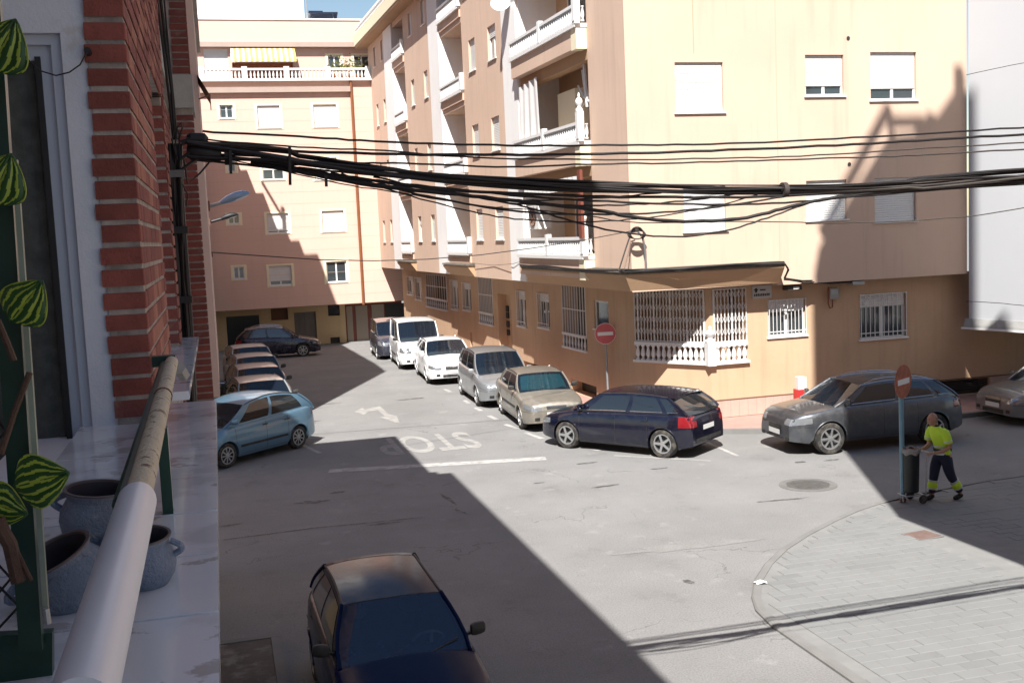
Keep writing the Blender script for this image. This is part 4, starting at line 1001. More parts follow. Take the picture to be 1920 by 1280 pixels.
span([(385, 266), (480, 278), (640, 287), (820, 290), (1000, 290), (1200, 287), (1400, 280), (1600, 271), (1800, 259), (2120, 236)], .012, 'second cable from the top across the street, thicker and twisted')
span([(388, 262), (560, 276), (720, 283), (900, 296), (1100, 299), (1300, 298), (1500, 293), (1700, 280), (1920, 268), (2100, 256)], .007, 'thin third cable from the top, brownish where it crosses the peach wall', mt='cable2')
span([(460, 300), (640, 305), (760, 307), (960, 313), (1100, 308), (1250, 306), (1450, 300), (1650, 294), (1800, 286), (2100, 268)], .008, 'thin fourth cable from the top above the thick bundle', mt='cable2')
BU = empty('cable_bundle', (0, 0, 0), 0, 'thick black bundle of many cables sagging across the street from the brick wall', 'cable bundle')
main = [(352, 281), (400, 287), (480, 294), (560, 303), (680, 318), (820, 333), (960, 343), (1100, 349), (1250, 353), (1400, 355), (1550, 353), (1700, 346), (1850, 336), (2120, 314)]
for k in range(14):
    a = k*2.399; rr = .018 + .055*math.sqrt(k/14); r_ = crnd.choice((.007, .009, .012, .016))
    pts = []
    for i, (x, y) in enumerate(smoothpath(main)):
        spread = (1.0 if x < 620 else .75 + .25*abs(math.sin(x*.004))) * (1.15 if x > 1700 or x < 560 else .70)
        ph = a + x*.0035*(1 if k % 2 else -1); c = onY(x, y)
        pts.append(c + Vector((0, rr*math.cos(ph)*spread, rr*math.sin(ph)*spread*(1.0 if x < 760 else .85))))
    MB().tube(pts, r_, 6).build('cable', M['cable'] if k % 4 else M['cable2'], BU)
for x, y in ((426, 290), (1470, 356)):
    c = onY(x, y); MB().tube([c - Vector((.02, 0, 0)), c + Vector((.02, 0, 0))], .062 if x > 1000 else .075, 12).build('binding', M['cable2'] if x > 1000 else M['rubber'], BU)
span([(520, 312), (640, 330), (800, 352), (960, 362), (1100, 368), (1300, 370), (1480, 367), (1700, 353), (1900, 338), (2120, 322)], .013, 'stout cable hanging just under the thick bundle, joining it at the right')
span([(470, 304), (600, 330), (700, 347), (860, 365), (1000, 380), (1120, 395), (1200, 409), (1300, 415), (1400, 408), (1480, 388), (1560, 371), (1700, 356), (1900, 341), (2120, 320)], .016, 'stout cable that sags deepest under the bundle in front of the corner terrace')
span([(480, 300), (620, 326), (760, 345), (900, 360), (1020, 371), (1200, 380), (1350, 384), (1500, 378), (1700, 360), (1900, 345), (2120, 324)], .010, 'middle one of the cables hanging below the bundle')
span([(440, 306), (560, 324), (700, 350), (850, 362), (940, 378), (1000, 392), (1090, 420), (1180, 438), (1270, 444), (1360, 432), (1440, 408), (1520, 380), (1620, 362), (1900, 342), (2120, 322)], .008, 'thin slack cable sagging lowest between the balcony and the right wall')
span([(430, 300), (520, 318), (640, 345), (760, 363), (900, 386), (1050, 398), (1200, 417), (1400, 416), (1600, 418), (1800, 407), (1920, 390), (2100, 372)], .005, 'hair thin cable running right along the lower windows', mt='cable2')
for i, (x, y0, y1) in enumerate(((543, 274, 347), (611, 328, 350), (432, 282, 326))):
    a, b = onY(x, y0, CY-.09), onY(x+1, y1, CY-.09); tag(MB().bar(a, b, .018, .02).build('hanging_clamp', M['rubber']), ('long black hanging clamp near the left end of the cable bundle', 'short black clamp dangling under the stout cable', 'black clamp on the bundle nearest the wall bracket')[i], 'clamp', 'clamps on the cables')
span([(1812, 141), (1920, 118), (2100, 84)], .006, 'thin cable slanting up to the right across the white building, the highest there', Y=18, mt='cable2')
span([(1812, 565), (1870, 568), (1920, 573), (2000, 583)], .008, 'thin cable low across the white building, above the grey coping', Y=22, mt='cable2')
for i, (dy, sag, x0, r_, lb) in enumerate(((330, 30, 700, .008, 'slack cable looping just under the bundle in front of the balconies'), (318, 22, 560, .007, 'thin slack cable close under the bundle, left of the corner terrace'), (336, 48, 620, .009, 'slack cable swinging under the bundle towards the corner terrace'), (322, 64, 640, .006, 'thin slack cable with the second deepest sag under the bundle'))):
    x1 = (1380, 1240, 1480, 1420)[i]; pp = []
    for k in range(9):
        u = k/8; x = x0 + (x1-x0)*u; base = 308 + (x-560)*.095 if x < 960 else 346 + (x-960)*.02; pp.append((x, base + 10 + sag*4*u*(1-u)*(.8+.2*u)))
    span(pp, r_, lb)
# long low cable from the left lamp bracket to the hoop on the corner
a = on_axis(397, 473, 1, 24); ends = [(397, 473, 22), (480, 479, 22.5), (600, 487, 23), (700, 489, 23.4), (800, 486, 23.8), (900, 478, 24.2), (1000, 465, 24.6), (1100, 449, 25), (1190, 432, 25.1)]
pts = [on_axis(x, y, 1, Y) for x, y, Y in ends]; tag(MB().tube(pts, .012, 6).build('overhead_cable', M['cable2']), 'single long cable sagging from the left lamp wall to the corner hoop', 'cable', 'overhead cables crossing the street')
HOOP = t = empty('cable_hoop', (0, 0, 0), 0, 'conduit topped by a coil of cable on the peach wall above the corner lip', 'cable bundle')
DU = 25.05
MB().tube([onY(1211, 508, DU), onY(1210, 470, DU), onY(1205, 445, DU), onY(1196, 434, DU), onY(1184, 434, DU)], .03, 8).build('conduit', M['tape'], t)
m = MB()
for k in range(4):
    m.tube([onY(1194+17*math.cos(q)*(1-.1*k), 440+8*math.sin(q)*(1+.15*k)-k, DU-.03*k) for q in [2*math.pi*i/14 for i in range(15)]], .014, 5, cap=False)
m.build('coil', M['cable2'], t)
MB().tube([onY(1184, 434, DU), onY(1172, 470, DU), onY(1160, 508, DU)], .018, 6).build('cable', M['cable2'], t)
# cables lying along the lip and under the overhang
LC = empty('cable_bundle', (9.62, 25.05, 4.12), 0, 'black cables fixed along the projecting corner lip and on under the overhang', 'cable bundle')
lipp = [tuple(US((7.9, .36, 4.10))), tuple(US((5.5, .37, 4.13))), tuple(US((3.0, .37, 4.10))), (9.62, 25.05, 4.12), (11, 24.93, 4.09), (12.5, 24.93, 4.12), (13.9, 24.95, 4.10), (14.05, 25.0, 3.9), (13.98, 25.1, 3.66), (14.6, 25.3, 3.55), (15.6, 25.6, 3.50), (16.6, 25.6, 3.5)]
for k in range(5):
    pts = [Vector(p) + Vector((crnd.uniform(-.02, .02), crnd.uniform(-.03, .03), crnd.uniform(-.03, .03) + .01*k)) for p in lipp]
    MB().tube(pts, .016, 6).build('cable', M['cable2'] if k % 2 else M['cable'], LC)
s, z = F0.px(1549, 555); tag(F0.mb().tube([(s, .12, z+.25), (s, .1, z-.2), (s+.05, .1, z-.32), (s+.12, .1, z-.3), (s+.13, .1, z-.1)], .018, 6).build('service_loop', M['redframe']), 'drooping reddish cable loop beside the grey meter box', 'cable')
tag(MB().tube([US((8.0, .05, 4.3)), US((9.4, .12, 4.15)), US((12, .02, 4.05)), US((15, .1, 4.1))], .008, 5).build('facade_cable', M['cable2']), 'slack cable along the street wall left of the corner lip', 'cable')
# street lamps on the left wall
def lamp(px, py, Y, L, name, mt, lbl, ang, arm):
    c = on_axis(px, py, 1, Y); t = empty('street_lamp', tuple(c), 0, lbl, 'street lamp')
    head = MB(); d = Vector((math.cos(R_(ang)), 0, math.sin(R_(ang)))); pts = [d*(L*u) + Vector((0, 0, L*.10*math.sin(u*2.2))) for u in (0, .12, .3, .55, .8, .95, 1.0)]
    head.tube(pts, .1, 12, radii=[L*q for q in (.05, .09, .13, .15, .12, .06, .02)]); head.build('lamp_head', mt, t, loc=(0, 0, 0))
    MB().tube([(-arm, 0, -arm*.25), (0, 0, 0), d*(L*.2)], .035, 8).build('arm', M['steel'] if mt is not M['rubber'] else M['rubber'], t)
    MB().box((-arm-.14, -.1, -arm*.25-.09), (-arm, .1, -arm*.25+.09)).build('bracket', M['brown'], t)
    g_ = MB(); g_.tube([p - Vector((0, 0, L*.055)) for p in pts[2:6]], .1, 10, radii=[L*q for q in (.06, .115, .09, .02)]); g_.build('glass', M['frame'], t)
    return t
lampm = mat('lamp_blue_grey', (.22, .34, .50), .3, metal=.2, coat=.3)
lamp(412, 381, 21, .56, 'a', lampm, 'pale blue street lamp on a short arm high on the left', 13, .18)
lamp(412, 411, 27, .44, 'b', M['rubber'], 'dark lamp just below the pale blue street lamp on the left', 8, .22)
for (x, y) in ((394, 477),):
    c = on_axis(x, y, 1, 22); tag(MB().box((c.x-.12, c.y-.1, c.z-.05), (c.x+.05, c.y+.1, c.z+.05)).build('cable_bracket', M['brown']), 'rusty cable bracket on the left wall where the long low cable ends', 'bracket')
# ------------------------------------------------------------------ cars
def paint(name, col, metal=.5, rough=.32, grime=.25, coat=.7, spec=.5): return mat(name, col, rough, metal=metal, coat=coat, grime=grime, spec=spec)
CG = mat('car_glass', (.012, .016, .02), .05, spec=.8, coat=.5)
def glassmat(name, tint, a):
    m = bpy.data.materials.new(name); m.use_nodes = True; nt = m.node_tree; N = nt.nodes; b = N['Principled BSDF']; b.inputs['Base Color'].default_value = (*tint, 1); b.inputs['Roughness'].default_value = .03; b.inputs['Specular IOR Level'].default_value = .9; b.inputs['Coat Weight'].default_value = .5
    tr = N.new('ShaderNodeBsdfTransparent'); tr.inputs[0].default_value = (.62, .68, .70, 1); mx = N.new('ShaderNodeMixShader'); mx.inputs[0].default_value = a
    nt.links.new(tr.outputs[0], mx.inputs[1]); nt.links.new(b.outputs[0], mx.inputs[2]); nt.links.new(mx.outputs[0], N['Material Output'].inputs[0]); return m
WG = glassmat('windscreen_glass', (.010, .016, .026), .62); WGN = glassmat('sky_tinted_windscreen_glass', (.022, .050, .125), .52)  # near windscreen: blue sky reflection is put into its base colour
TRIM = mat('black_trim', (.016, .016, .017), .55, grime=.15)
CHROME = mat('chrome', (.62, .62, .62), .18, metal=1)
RIM = mat('alloy_rim', (.50, .51, .52), .35, metal=.8, grime=.25)
RIMD = mat('rim_shadow_metal', (.05, .05, .05), .6)
LAMP = mat('head_lamp', (.30, .32, .34), .08, metal=.5, coat=1)
TAIL = mat('tail_lamp', (.20, .010, .014), .12, coat=1)
SEAT = mat('seat_cloth', (.03, .03, .033), .9)
SEATB = mat('beige_seat', (.16, .13, .09), .9)
PLATE = mat('number_plate', (.62, .62, .60), .4)
TYRE = mat('tyre', (.018, .018, .018), .85, grime=.35)
_wheels = {}
def wheel_meshes(r, w, spokes, hub=False):
    key = (r, w, spokes)
    if key in _wheels: return _wheels[key]
    ri = r*.68
    t = MB(); t.lathe([(ri, -w*.40), (ri*1.06, -w*.49), (r*.93, -w*.48), (r*.99, -w*.36), (r, -w*.2), (r, w*.2), (r*.99, w*.36), (r*.93, w*.48), (ri*1.06, w*.49), (ri, w*.40)], n=28, axis='y', cap=False)
    d = MB(); d.lathe([(ri, w*.46), (ri*.94, w*.47), (ri*.90, w*.40), (ri*.86, w*.1), (0, w*.08)], n=28, axis='y', cap=False)
    s = MB(); s.lathe([(ri*1.01, w*.40), (ri*1.01, w*.475), (ri*.90, w*.475), (ri*.88, w*.38)], n=28, axis='y', cap=False)
    for k in range(spokes):
        a = 2*math.pi*k/spokes; c, s_ = math.cos(a), math.sin(a)
        s.bar((c*ri*.12, w*.44, s_*ri*.12), (c*ri*.93, w*.43, s_*ri*.93), ri*(1.25/spokes if spokes > 6 else .24), w*.07, upv=(0, 1, 0))
    s.lathe([(ri*.26, w*.36), (ri*.26, w*.48), (ri*.1, w*.50), (0, w*.5)], n=14, axis='y', cap=False)
    me = [t.mesh('tyre', angle=50), d.mesh('rim_barrel'), s.mesh('rim', angle=30)]
    me[0].materials.append(TYRE); me[1].materials.append(RIMD); me[2].materials.append(RIM); _wheels[key] = me; return me
def interp(pts, x):
    if x >= pts[0][0]: return pts[0][1]
    for (a, va), (b, vb) in zip(pts, pts[1:]):
        if b <= x <= a:
            t = (x-a)/(b-a) if b != a else 0; return va + (vb-va)*t
    return pts[-1][1]
def car(name, loc, heading, P, body, label, group='cars parked along the street', seat=None, shade=None, cat='car'):
    """P: L W H wb r foh, zc (cowl height), zb (belt), hood (list), gh: windscreen base/top, rear top/base x positions"""
    L, Wd, H, wb, r = P['L'], P['W'], P['H'], P['wb'], P['r']; W2 = Wd/2; hf = L/2
    xwf = hf - P['foh']; xwr = xwf - wb; T = empty(name, (loc[0], loc[1], gzc(loc[1])), heading, label, cat, group)
    top = P['top']   # (x, z) from front to rear
    sill = P.get('sill', .20); ra = r + .045
    xa, xb_, xc, xd = P['gh']  # windscreen base, windscreen top, rear window top, rear window base
    zA, zD = interp(top, xa), interp(top, xd)
    def halfw(x):
        u = (hf - x)/.75; v = (x + hf)/.6; f = 1.0
        if u < 1: f -= .26*(1-u)**2.3
        if v < 1: f -= .18*(1-v)**2.3
        return W2*f
    def zbot(x):
        z = sill
        if x > hf-.35: z = sill + .06*(1-(hf-x)/.35)
        if x < -hf+.35: z = sill + .10*(1-(x+hf)/.35)
        for xw in (xwf, xwr):
            if abs(x-xw) < ra: z = max(z, r + math.sqrt(max(0, ra*ra-(x-xw)**2)))
        return z
    def ring(x):
        w = halfw(x); zb = zbot(x); zt = interp(top, x); cr = P.get('crown', .045); h = zt - zb
        if xd - .02 <= x <= xa + .02: cr = .01
        side = [(.95, 0), (.985, .06), (1.0, .30), (1.0, .55), (.985, .80), (.955, .93), (.915, .985), (.86, 1.0)]
        zref = sill; out = []
        for wq, t in side:
            z = max(zb, sill + (zt - sill)*t) if t > 0 else zb
            out.append((w*wq, z))
        for q, c in ((.6, .55), (.3, .88), (0, 1.0)): out.append((w*q, zt + cr*c))
        return out
    xs = set([hf, hf-.015, hf-.05, hf-.1, hf-.17, hf-.26, -hf, -hf+.015, -hf+.05, -hf+.1, -hf+.18, -hf+.28])
    x = hf-.3
    while x > -hf+.3: xs.add(round(x, 3)); x -= .11
    for xw in (xwf, xwr):
        for q in (1, .999, .985, .94, .85, .7, .5, .25, 0): xs |= {round(xw+ra*q, 4), round(xw-ra*q, 4)}
    for x, _ in top: xs.add(x)
    xs = sorted((x for x in xs if -hf <= x <= hf), reverse=True)
    m = MB(); rows = []
    for x in xs:
        rg = ring(x); zi = rg[0][1]
        full = [(-rg[0][0]*.62, zi)] + [(-y, z) for y, z in rg] + [(y, z) for y, z in rg[::-1][1:]] + [(rg[0][0]*.62, zi)]
        rows.append([(x, y, z) for y, z in full])
    m.grid(rows, flip=False); m.face(rows[0][::-1]); m.face(rows[-1])
    m.build('body', body, T, smooth=True, angle=42)
    m = MB(); m.box((-hf+.2, -W2*.6, sill+.0), (hf-.2, W2*.6, .62)); m.box((xwr+ra+.02, -W2*.9, sill-.01), (xwf-ra-.02, W2*.9, sill+.2)); m.build('underbody', TRIM, T)
    def side_y(x, z):
        rg = ring(x)
        for (y0, z0), (y1, z1) in zip(rg, rg[1:]):
            if z1 > z0 and z0 <= z <= z1: return y0 + (y1-y0)*(z-z0)/(z1-z0)
        return rg[0][0] if z < rg[0][1] else rg[7][0]
    def patch_side(nm, x0, x1, zl, zh, mt, off=.006, sides=(1, -1), nx=6, nz=3, parent=T, lab=None):
        for s in sides:
            m = MB(); rows = []
            for i in range(nx+1):
                x = x0 + (x1-x0)*i/nx; a = zl(x) if callable(zl) else zl; b = zh(x) if callable(zh) else zh
                rows.append([(x, s*(side_y(x, a+(b-a)*j/nz)+off), a+(b-a)*j/nz) for j in range(nz+1)])
            m.grid(rows, flip=(s > 0) != (x1 < x0)); m.build(nm, mt, parent, smooth=True)
    def end_x(y, z, sgn):
        lo, hi = 0, .9
        y = abs(y)
        f = lambda d: (side_y(sgn*(hf-d), z) >= y and interp(top, sgn*(hf-d)) + .01 >= z and zbot(sgn*(hf-d)) <= z + .02)
        if f(0): return sgn*hf
        for _ in range(16):
            mid = (lo+hi)/2
            if f(mid): hi = mid
            else: lo = mid
        return sgn*(hf-hi)
    def patch_end(nm, sgn, y0, y1, z0, z1, mt, off=.008, ny=6, nz=2, taper=0, parent=T):
        m = MB(); rows = []
        for i in range(ny+1):
            rows.append([])
            for j in range(nz+1):
                t = j/nz; yy = (y0 + (y1-y0)*i/ny)*(1 - taper*(1-t)); zz = z0+(z1-z0)*t
                rows[-1].append((end_x(yy, zz, sgn) + sgn*off, yy, zz))
        m.grid(rows, flip=(sgn > 0)); m.build(nm, mt, parent, smooth=True)
    # greenhouse
    zr = H; wr = W2*P.get('wr', .74); wbt = W2*.90
    rf = P.get('roofcurve', .045)
    def roof_z(x): 
        t = (xb_-x)/(xb_-xc); return zr - rf*(2*t-1)**2*(1.0) - (P.get('slope', .0))*t
    def side_pt(x, z, s, off=0):
        # position on the cabin side: leans in from belt to roof
        zb = interp(top, max(min(x, xa), xd)); t = max(0, min(1, (z-zb)/(zr-zb-.03))); e = min(1, max(0, (xa-x)/.5)); e2 = min(1, max(0, (x-xd)/.5))
        pin = 1 - .05*(1-e)**2 - .05*(1-e2)**2
        return (x, s*((wbt + (wr-wbt)*t**1.3)*pin + off), z)
    def edge_f(z): t = (z-zA)/(roof_z(xb_)-zA); return xa + (xb_-xa)*min(1, max(0, t))**.92
    def edge_r(z): t = (z-zD)/(roof_z(xc)-zD); t = min(1, max(0, t)); return xd + (xc-xd)*t**P.get('rpow', 1.25)
    n = 12
    for s in (1, -1):
        m = MB(); rows = []
        for j in range(9):
            t = j/8; row = []
            for i in range(n+1):
                u = i/n; xbelt = xa + (xd-xa)*u; xroof = xb_ + (xc-xb_)*u; z0 = interp(top, xbelt) - .02; z1 = roof_z(xroof) - .035
                z = z0 + (z1-z0)*t; x = edge_f(z) + (edge_r(z)-edge_f(z))*u; row.append(side_pt(x, z, s))
            rows.append(row)
        m.grid(rows, flip=s > 0); m.build('cabin_side', body, T, smooth=True)
        # side windows between the pillars
        for a, b in P['win']:
            m = MB(); rows = []
            for j in range(6):
                row = []
                for i in range(9):
                    u = a + (b-a)*i/8; xr_ = xb_ + (xc-xb_)*u; xl_ = xa + (xd-xa)*u; z0 = interp(top, xl_) + .03; z1 = roof_z(xr_) - .085
                    z = z0 + (z1-z0)*(j/5); x = edge_f(z) + (edge_r(z)-edge_f(z))*u; row.append(side_pt(x, z, s, .006))
                rows.append(row)
            m.grid(rows, flip=s > 0); o = m.build('side_window', CG, T, smooth=True)
            if P.get('chrome'):
                e = MB(); e.tube([Vector(p) + Vector((0, s*.006, 0)) for p in rows[0]], .009, 5); e.build('window_trim', CHROME, o)
        m = MB(); m.tube([Vector(side_pt(xb_ + (xc-xb_)*i/8, roof_z(xb_ + (xc-xb_)*i/8)-.03, s, .002)) for i in range(9)], .012, 5); m.build('roof_gutter', CHROME if P.get('rails') else TRIM, T)
    # roof, windscreen, rear window
    m = MB(); rows = []
    for i in range(11):
        x = xb_ + (xc-xb_)*i/10; y_ = side_pt(x, roof_z(x)-.035, 1)[1]; row = []
        for j in range(-5, 6): q = j/5; row.append((x + (.05*(1-q*q) if i == 0 else 0) - (.05*(1-q*q) if i == 10 else 0), y_*q, roof_z(x) - .035*abs(q)**2.6))
        rows.append(row)
    m.grid(rows, flip=False); m.build('roof', body, T, smooth=True)
    def screen(nm, sgn, mt, off=0, t0=0.0, t1=1.0, yk=.96):
        m = MB(); rows = []; ed = edge_f if sgn > 0 else edge_r; z0, z1 = (zA, roof_z(xb_)) if sgn > 0 else (zD, roof_z(xc))
        for i in range(9):
            t = t0 + (t1-t0)*i/8; z = z0 - .01 + (z1 - z0 + .008)*t; x = ed(z); y_ = abs(side_pt(x, z if t < 1 else z-.03, 1)[1])*yk; row = []
            for j in range(-6, 7): q = j/6; row.append((x + sgn*(.09*(1-q*q)*(1-t*.45)) + sgn*off, y_*q, z + .0*q - (.03*abs(q)**2.6)*t))
            rows.append(row)
        m.grid(rows, flip=sgn > 0); return m.build(nm, mt, T, smooth=True)
    screen('windscreen', 1, WGN if P.get('near') else WG, yk=.975)
    sc = screen('windscreen_frame', 1, TRIM, off=-.004, t0=-.02, t1=.05, yk=1.0)
    screen('rear_window', -1, CG if P.get('rear', 1) else body, yk=.975)
    for s in (1, -1):
        pts = [Vector(side_pt(edge_f(zA + (roof_z(xb_)-zA)*t), zA + (roof_z(xb_)-.035-zA)*t, s, -.0)) for t in (0, .25, .5, .75, 1)]; MB().tube(pts, .024, 6).build('pillar', body, T)
        pts = [Vector(side_pt(edge_r(zD + (roof_z(xc)-zD)*t), zD + (roof_z(xc)-.035-zD)*t, s, -.0)) for t in (0, .25, .5, .75, 1)]; MB().tube(pts, .03, 6).build('pillar', body, T)
    m = MB(); rows = [[(edge_f(roof_z(xb_))-.0 + .05*(1-(j/5)**2)+.01, side_pt(xb_, zr-.06, 1)[1]*j/5, roof_z(xb_)-.035*abs(j/5)**2.6 + e) for e in (-.015, .004)] for j in range(-5, 6)]; m.grid(rows); m.build('header_trim', TRIM, T)
    # inside
    m = MB(); m.box((xd+.1, -W2*.78, .45), (xa-.05, W2*.78, .62)); m.grid([[(xa+.02, y, zA-.03), (xa-.25, y, zA+.0), (xa-.45, y, zA-.12), (xa-.46, y, .6)] for y in (-W2*.8, 0, W2*.8)]); m.build('dashboard', SEAT, T)
    sm = seat or SEAT; xs_ = (xb_+xc)/2 + .25
    for s in (1, -1):
        m = MB(); m.tube([(xs_+.35, s*W2*.42, .70), (xs_, s*W2*.42, .72), (xs_-.15, s*W2*.42, .85), (xs_-.28, s*W2*.42, zr-.40)], .2, 10, radii=[.14, .2, .2, .13]); m.tube([(xs_-.28, s*W2*.42, zr-.36), (xs_-.30, s*W2*.42, zr-.16)], .1, 8, radii=[.10, .09]); m.build('seat', sm, T)
    m = MB(); m.tube([(xs_-.75, -W2*.6, .85), (xs_-.75, W2*.6, .85)], .2, 8); m.build('rear_bench', sm, T)
    m = MB(); sw = [Vector((xa-.42 + .10*math.sin(q), W2*.40 + .18*math.cos(q), zA-.02+.16*math.sin(q))) for q in [2*math.pi*i/18 for i in range(19)]]; m.tube(sw, .014, 5, cap=False); m.bar(sw[0], sw[9], .03, .02); m.bar(sw[4], (xa-.3, W2*.4, zA-.1), .03, .02); m.build('steering_wheel', mat('wheel_grey', (.20, .22, .26), .5) if P.get('near') else TRIM, T)
    if shade: sc = screen('sun_shade', 1, shade, off=-.05, t0=.13, t1=.88, yk=.86)
    # wheels
    tm_, dm_, rm_ = wheel_meshes(r, P.get('tw', .2), P.get('spokes', 7))
    for xw in (xwf, xwr):
        for s in (1, -1):
            w = empty('wheel', (xw, s*(W2-.115), r), 0 if s > 0 else math.pi); w.parent = T
            ty = link('tyre', tm_, None, w); link('rim_barrel', dm_, None, w); link('rim', rm_, None, w)
            m = MB(); m.lathe([(ra*.985, -.24), (ra*.985, .0), (ra*.6, -.24)], n=16, axis='y', cap=False)
    # dark wheel arch lips
    for xw in (xwf, xwr):
        patch = [xw + ra*math.cos(R_(a)) for a in range(0, 181, 15)]
        for s in (1, -1):
            m = MB(); pts = []
            for a in range(4, 177, 12):
                x = xw + (ra+.004)*math.cos(R_(a)); z = r + (ra+.004)*math.sin(R_(a)); z = max(z, sill+.01); pts.append((x, s*(side_y(x, min(z+.01, interp(top, x)-.02))+.001), z))
            m.tube(pts, .012, 5); m.build('arch_lip', TRIM if P.get('clad') else body, T)
    # lamps, grille, bumpers, plates
    zf = interp(top, hf-.1); hl = P.get('hl', (.36, .20)); zh = P.get('zh', zf-.17)
    fh_ = P.get('hlh', .14)
    patch_side('head_lamp', hf-.06, hf-hl[0], lambda x: zh + .05*((hf-x)/hl[0]), lambda x: zh + fh_ + .02*((hf-x)/hl[0]), LAMP, .007)
    yl = halfw(hf-.06)
    for s in (1, -1): patch_end('head_lamp', 1, s*yl*.60, s*yl*.985, zh, zh+fh_*.95, LAMP, .007, taper=0)
    patch_end('grille', 1, -yl*.42, yl*.42, *P.get('grille', (zh-.05, zh+.12)), TRIM, .009, taper=.1)
    patch_end('grille_bar', 1, -yl*.40, yl*.40, P.get('grille', (zh-.05, zh+.12))[1]-.03, P.get('grille', (zh-.05, zh+.12))[1], CHROME, .015)
    patch_end('air_intake', 1, -yl*.55, yl*.55, .28, .38, TRIM, .008, taper=.0)
    for s in (1, -1): patch_end('fog_lamp', 1, s*yl*.68, s*yl*.88, .32, .40, TRIM, .009)
    patch_end('number_plate', 1, -.26, .26, .42, .53, PLATE, .02, ny=2)
    zt_ = interp(top, -hf+.1); tl = P.get('tl', (zt_-.30, zt_-.06, .34))
    patch_side('tail_lamp', -hf+.03, -hf+tl[2], tl[0], tl[1], TAIL, .007)
    yr = halfw(-hf+.03)
    for s in (1, -1): patch_end('tail_lamp', -1, s*yr*.72, s*yr*.985, tl[0], tl[1], TAIL, .008)
    patch_end('number_plate', -1, -.26, .26, P.get('zp', .62), P.get('zp', .62)+.11, PLATE, .012, ny=2)
    patch_end('rear_bumper_trim', -1, -yr*.8, yr*.8, .34, .44, TRIM, .01)
    patch_side('bumper_seam', hf-.02, hf-.5, zh-.035, zh-.028, TRIM, .002, nz=1)
    # door seams, handles, mouldings
    for xq in P['seams']:
        patch_side('door_seam', xq, xq-.009, lambda x: max(zbot(x)+.03, sill+.04), lambda x: interp(top, x)-.015, TRIM, .0025, nx=1, nz=10)
    patch_side('sill_seam', xwf-ra-.08, xwr+ra+.08, sill+.055, sill+.063, TRIM, .002, nz=1)
    for xq in P['handles']: patch_side('door_handle', xq, xq-.17, P['zhd'], P['zhd']+.03, body if not P.get('blackh') else TRIM, .03, nx=2, nz=1)
    if P.get('mould'): patch_side('side_moulding', xwf-ra-.06, xwr+ra+.06, P['mould'], P['mould']+.055, TRIM, .012, nz=1)
    for s in (1, -1):
        m = MB(); q = side_pt(xa-.30, zA+.06, s); m.bar((q[0]+.02, q[1], q[2]), (q[0]+.03, q[1]+s*.10, q[2]+.03), .04, .03)
        rows = []
        for u, kx, kz in ((0, .55, .55), (.06, .9, .85), (.3, 1.0, 1.0), (.7, .95, .95), (.93, .8, .8), (1, .5, .5)):
            rows.append([(q[0]+.055+.045*kx*(abs(math.cos(t))**.5)*(1 if math.cos(t) > 0 else -1) - .02*u, q[1]+s*(.05+.165*u), q[2]+.055+.066*kz*(abs(math.sin(t))**.55)*(1 if math.sin(t) > 0 else -1) + .012*u) for t in [2*math.pi*j/16 for j in range(16)]])
        m.grid(rows, close=True, flip=s > 0); m.face(rows[0]); m.face(rows[-1]); m.build('door_mirror', body if not P.get('blackm') else TRIM, T, smooth=True)
    if P.get('rails'):
        for s in (1, -1): MB().tube([Vector(side_pt(xb_-.1 + (xc-xb_+.2)*i/6, roof_z(xb_-.1 + (xc-xb_+.2)*i/6)-.02, s, -.05)) + Vector((0, 0, .045 if 0 < i < 6 else 0)) for i in range(7)], .014, 6).build('roof_rail', CHROME, T)
    for yq in (-.35, .15): MB().bar((xa+.05, yq*1.0, zA+.005), (xa-.12, yq+.42, zA+.10), .012, .012).build('wiper', TRIM, T)
    if P.get('spoiler'):
        m = MB(); ye = side_pt(xc, zr-.06, 1)[1]; m.grid([[(xc+.04-.05*(1-k*k), k*ye, roof_z(xc)+.006-.035*abs(k)**2.6), (xc-.15, k*ye*.97, roof_z(xc)-.018-.030*abs(k)**2.6), (xc-.14, k*ye*.97, roof_z(xc)-.05-.030*abs(k)**2.6), (xc+.0, k*ye*.97, roof_z(xc)-.07-.030*abs(k)**2.6)] for k in (-1, -.8, -.5, -.25, 0, .25, .5, .8, 1)]); m.build('roof_spoiler', body, T)
    return T
def hatch(L, W, H, wb, r, **k):
    h = L/2; zb = k.pop('zb', .93)
    d = dict(L=L, W=W, H=H, wb=wb, r=r, foh=k.pop('foh', .84), top=[(h, .56), (h-.02, .64), (h-.10, .72), (h-.30, .80), (h-1.02, zb-.01), (h-1.3, zb), (0, zb+.03), (-h+.35, zb+.07), (-h+.10, zb+.05), (-h+.02, zb-.06), (-h, zb-.2)],
             gh=(h-1.02, h-1.72, -h+.62, -h+.12), win=((.10, .46), (.50, .80), (.84, .94)), seams=(h-1.22, h-2.2, h-3.05), handles=(h-2.02, h-2.9), zhd=zb-.11, zp=.60, spoiler=1, tl=(zb-.22, zb+.02, .30))
    d.update(k); return d
pi = math.pi
# navy hatchback side-on by the corner
navy = paint('navy_paint', (.004, .005, .016), .1, .18, .03)
PN_ = hatch(4.14, 1.80, 1.42, 2.60, .325, chrome=1, spokes=5, tw=.21)
def hd(dx, dy): return math.atan2(dy, dx)
car('parked_car', (9.24, 24.06), hd(-.61, .79), PN_, navy, 'dark navy hatchback parked side-on at the mouth of the side street', 'parked cars')
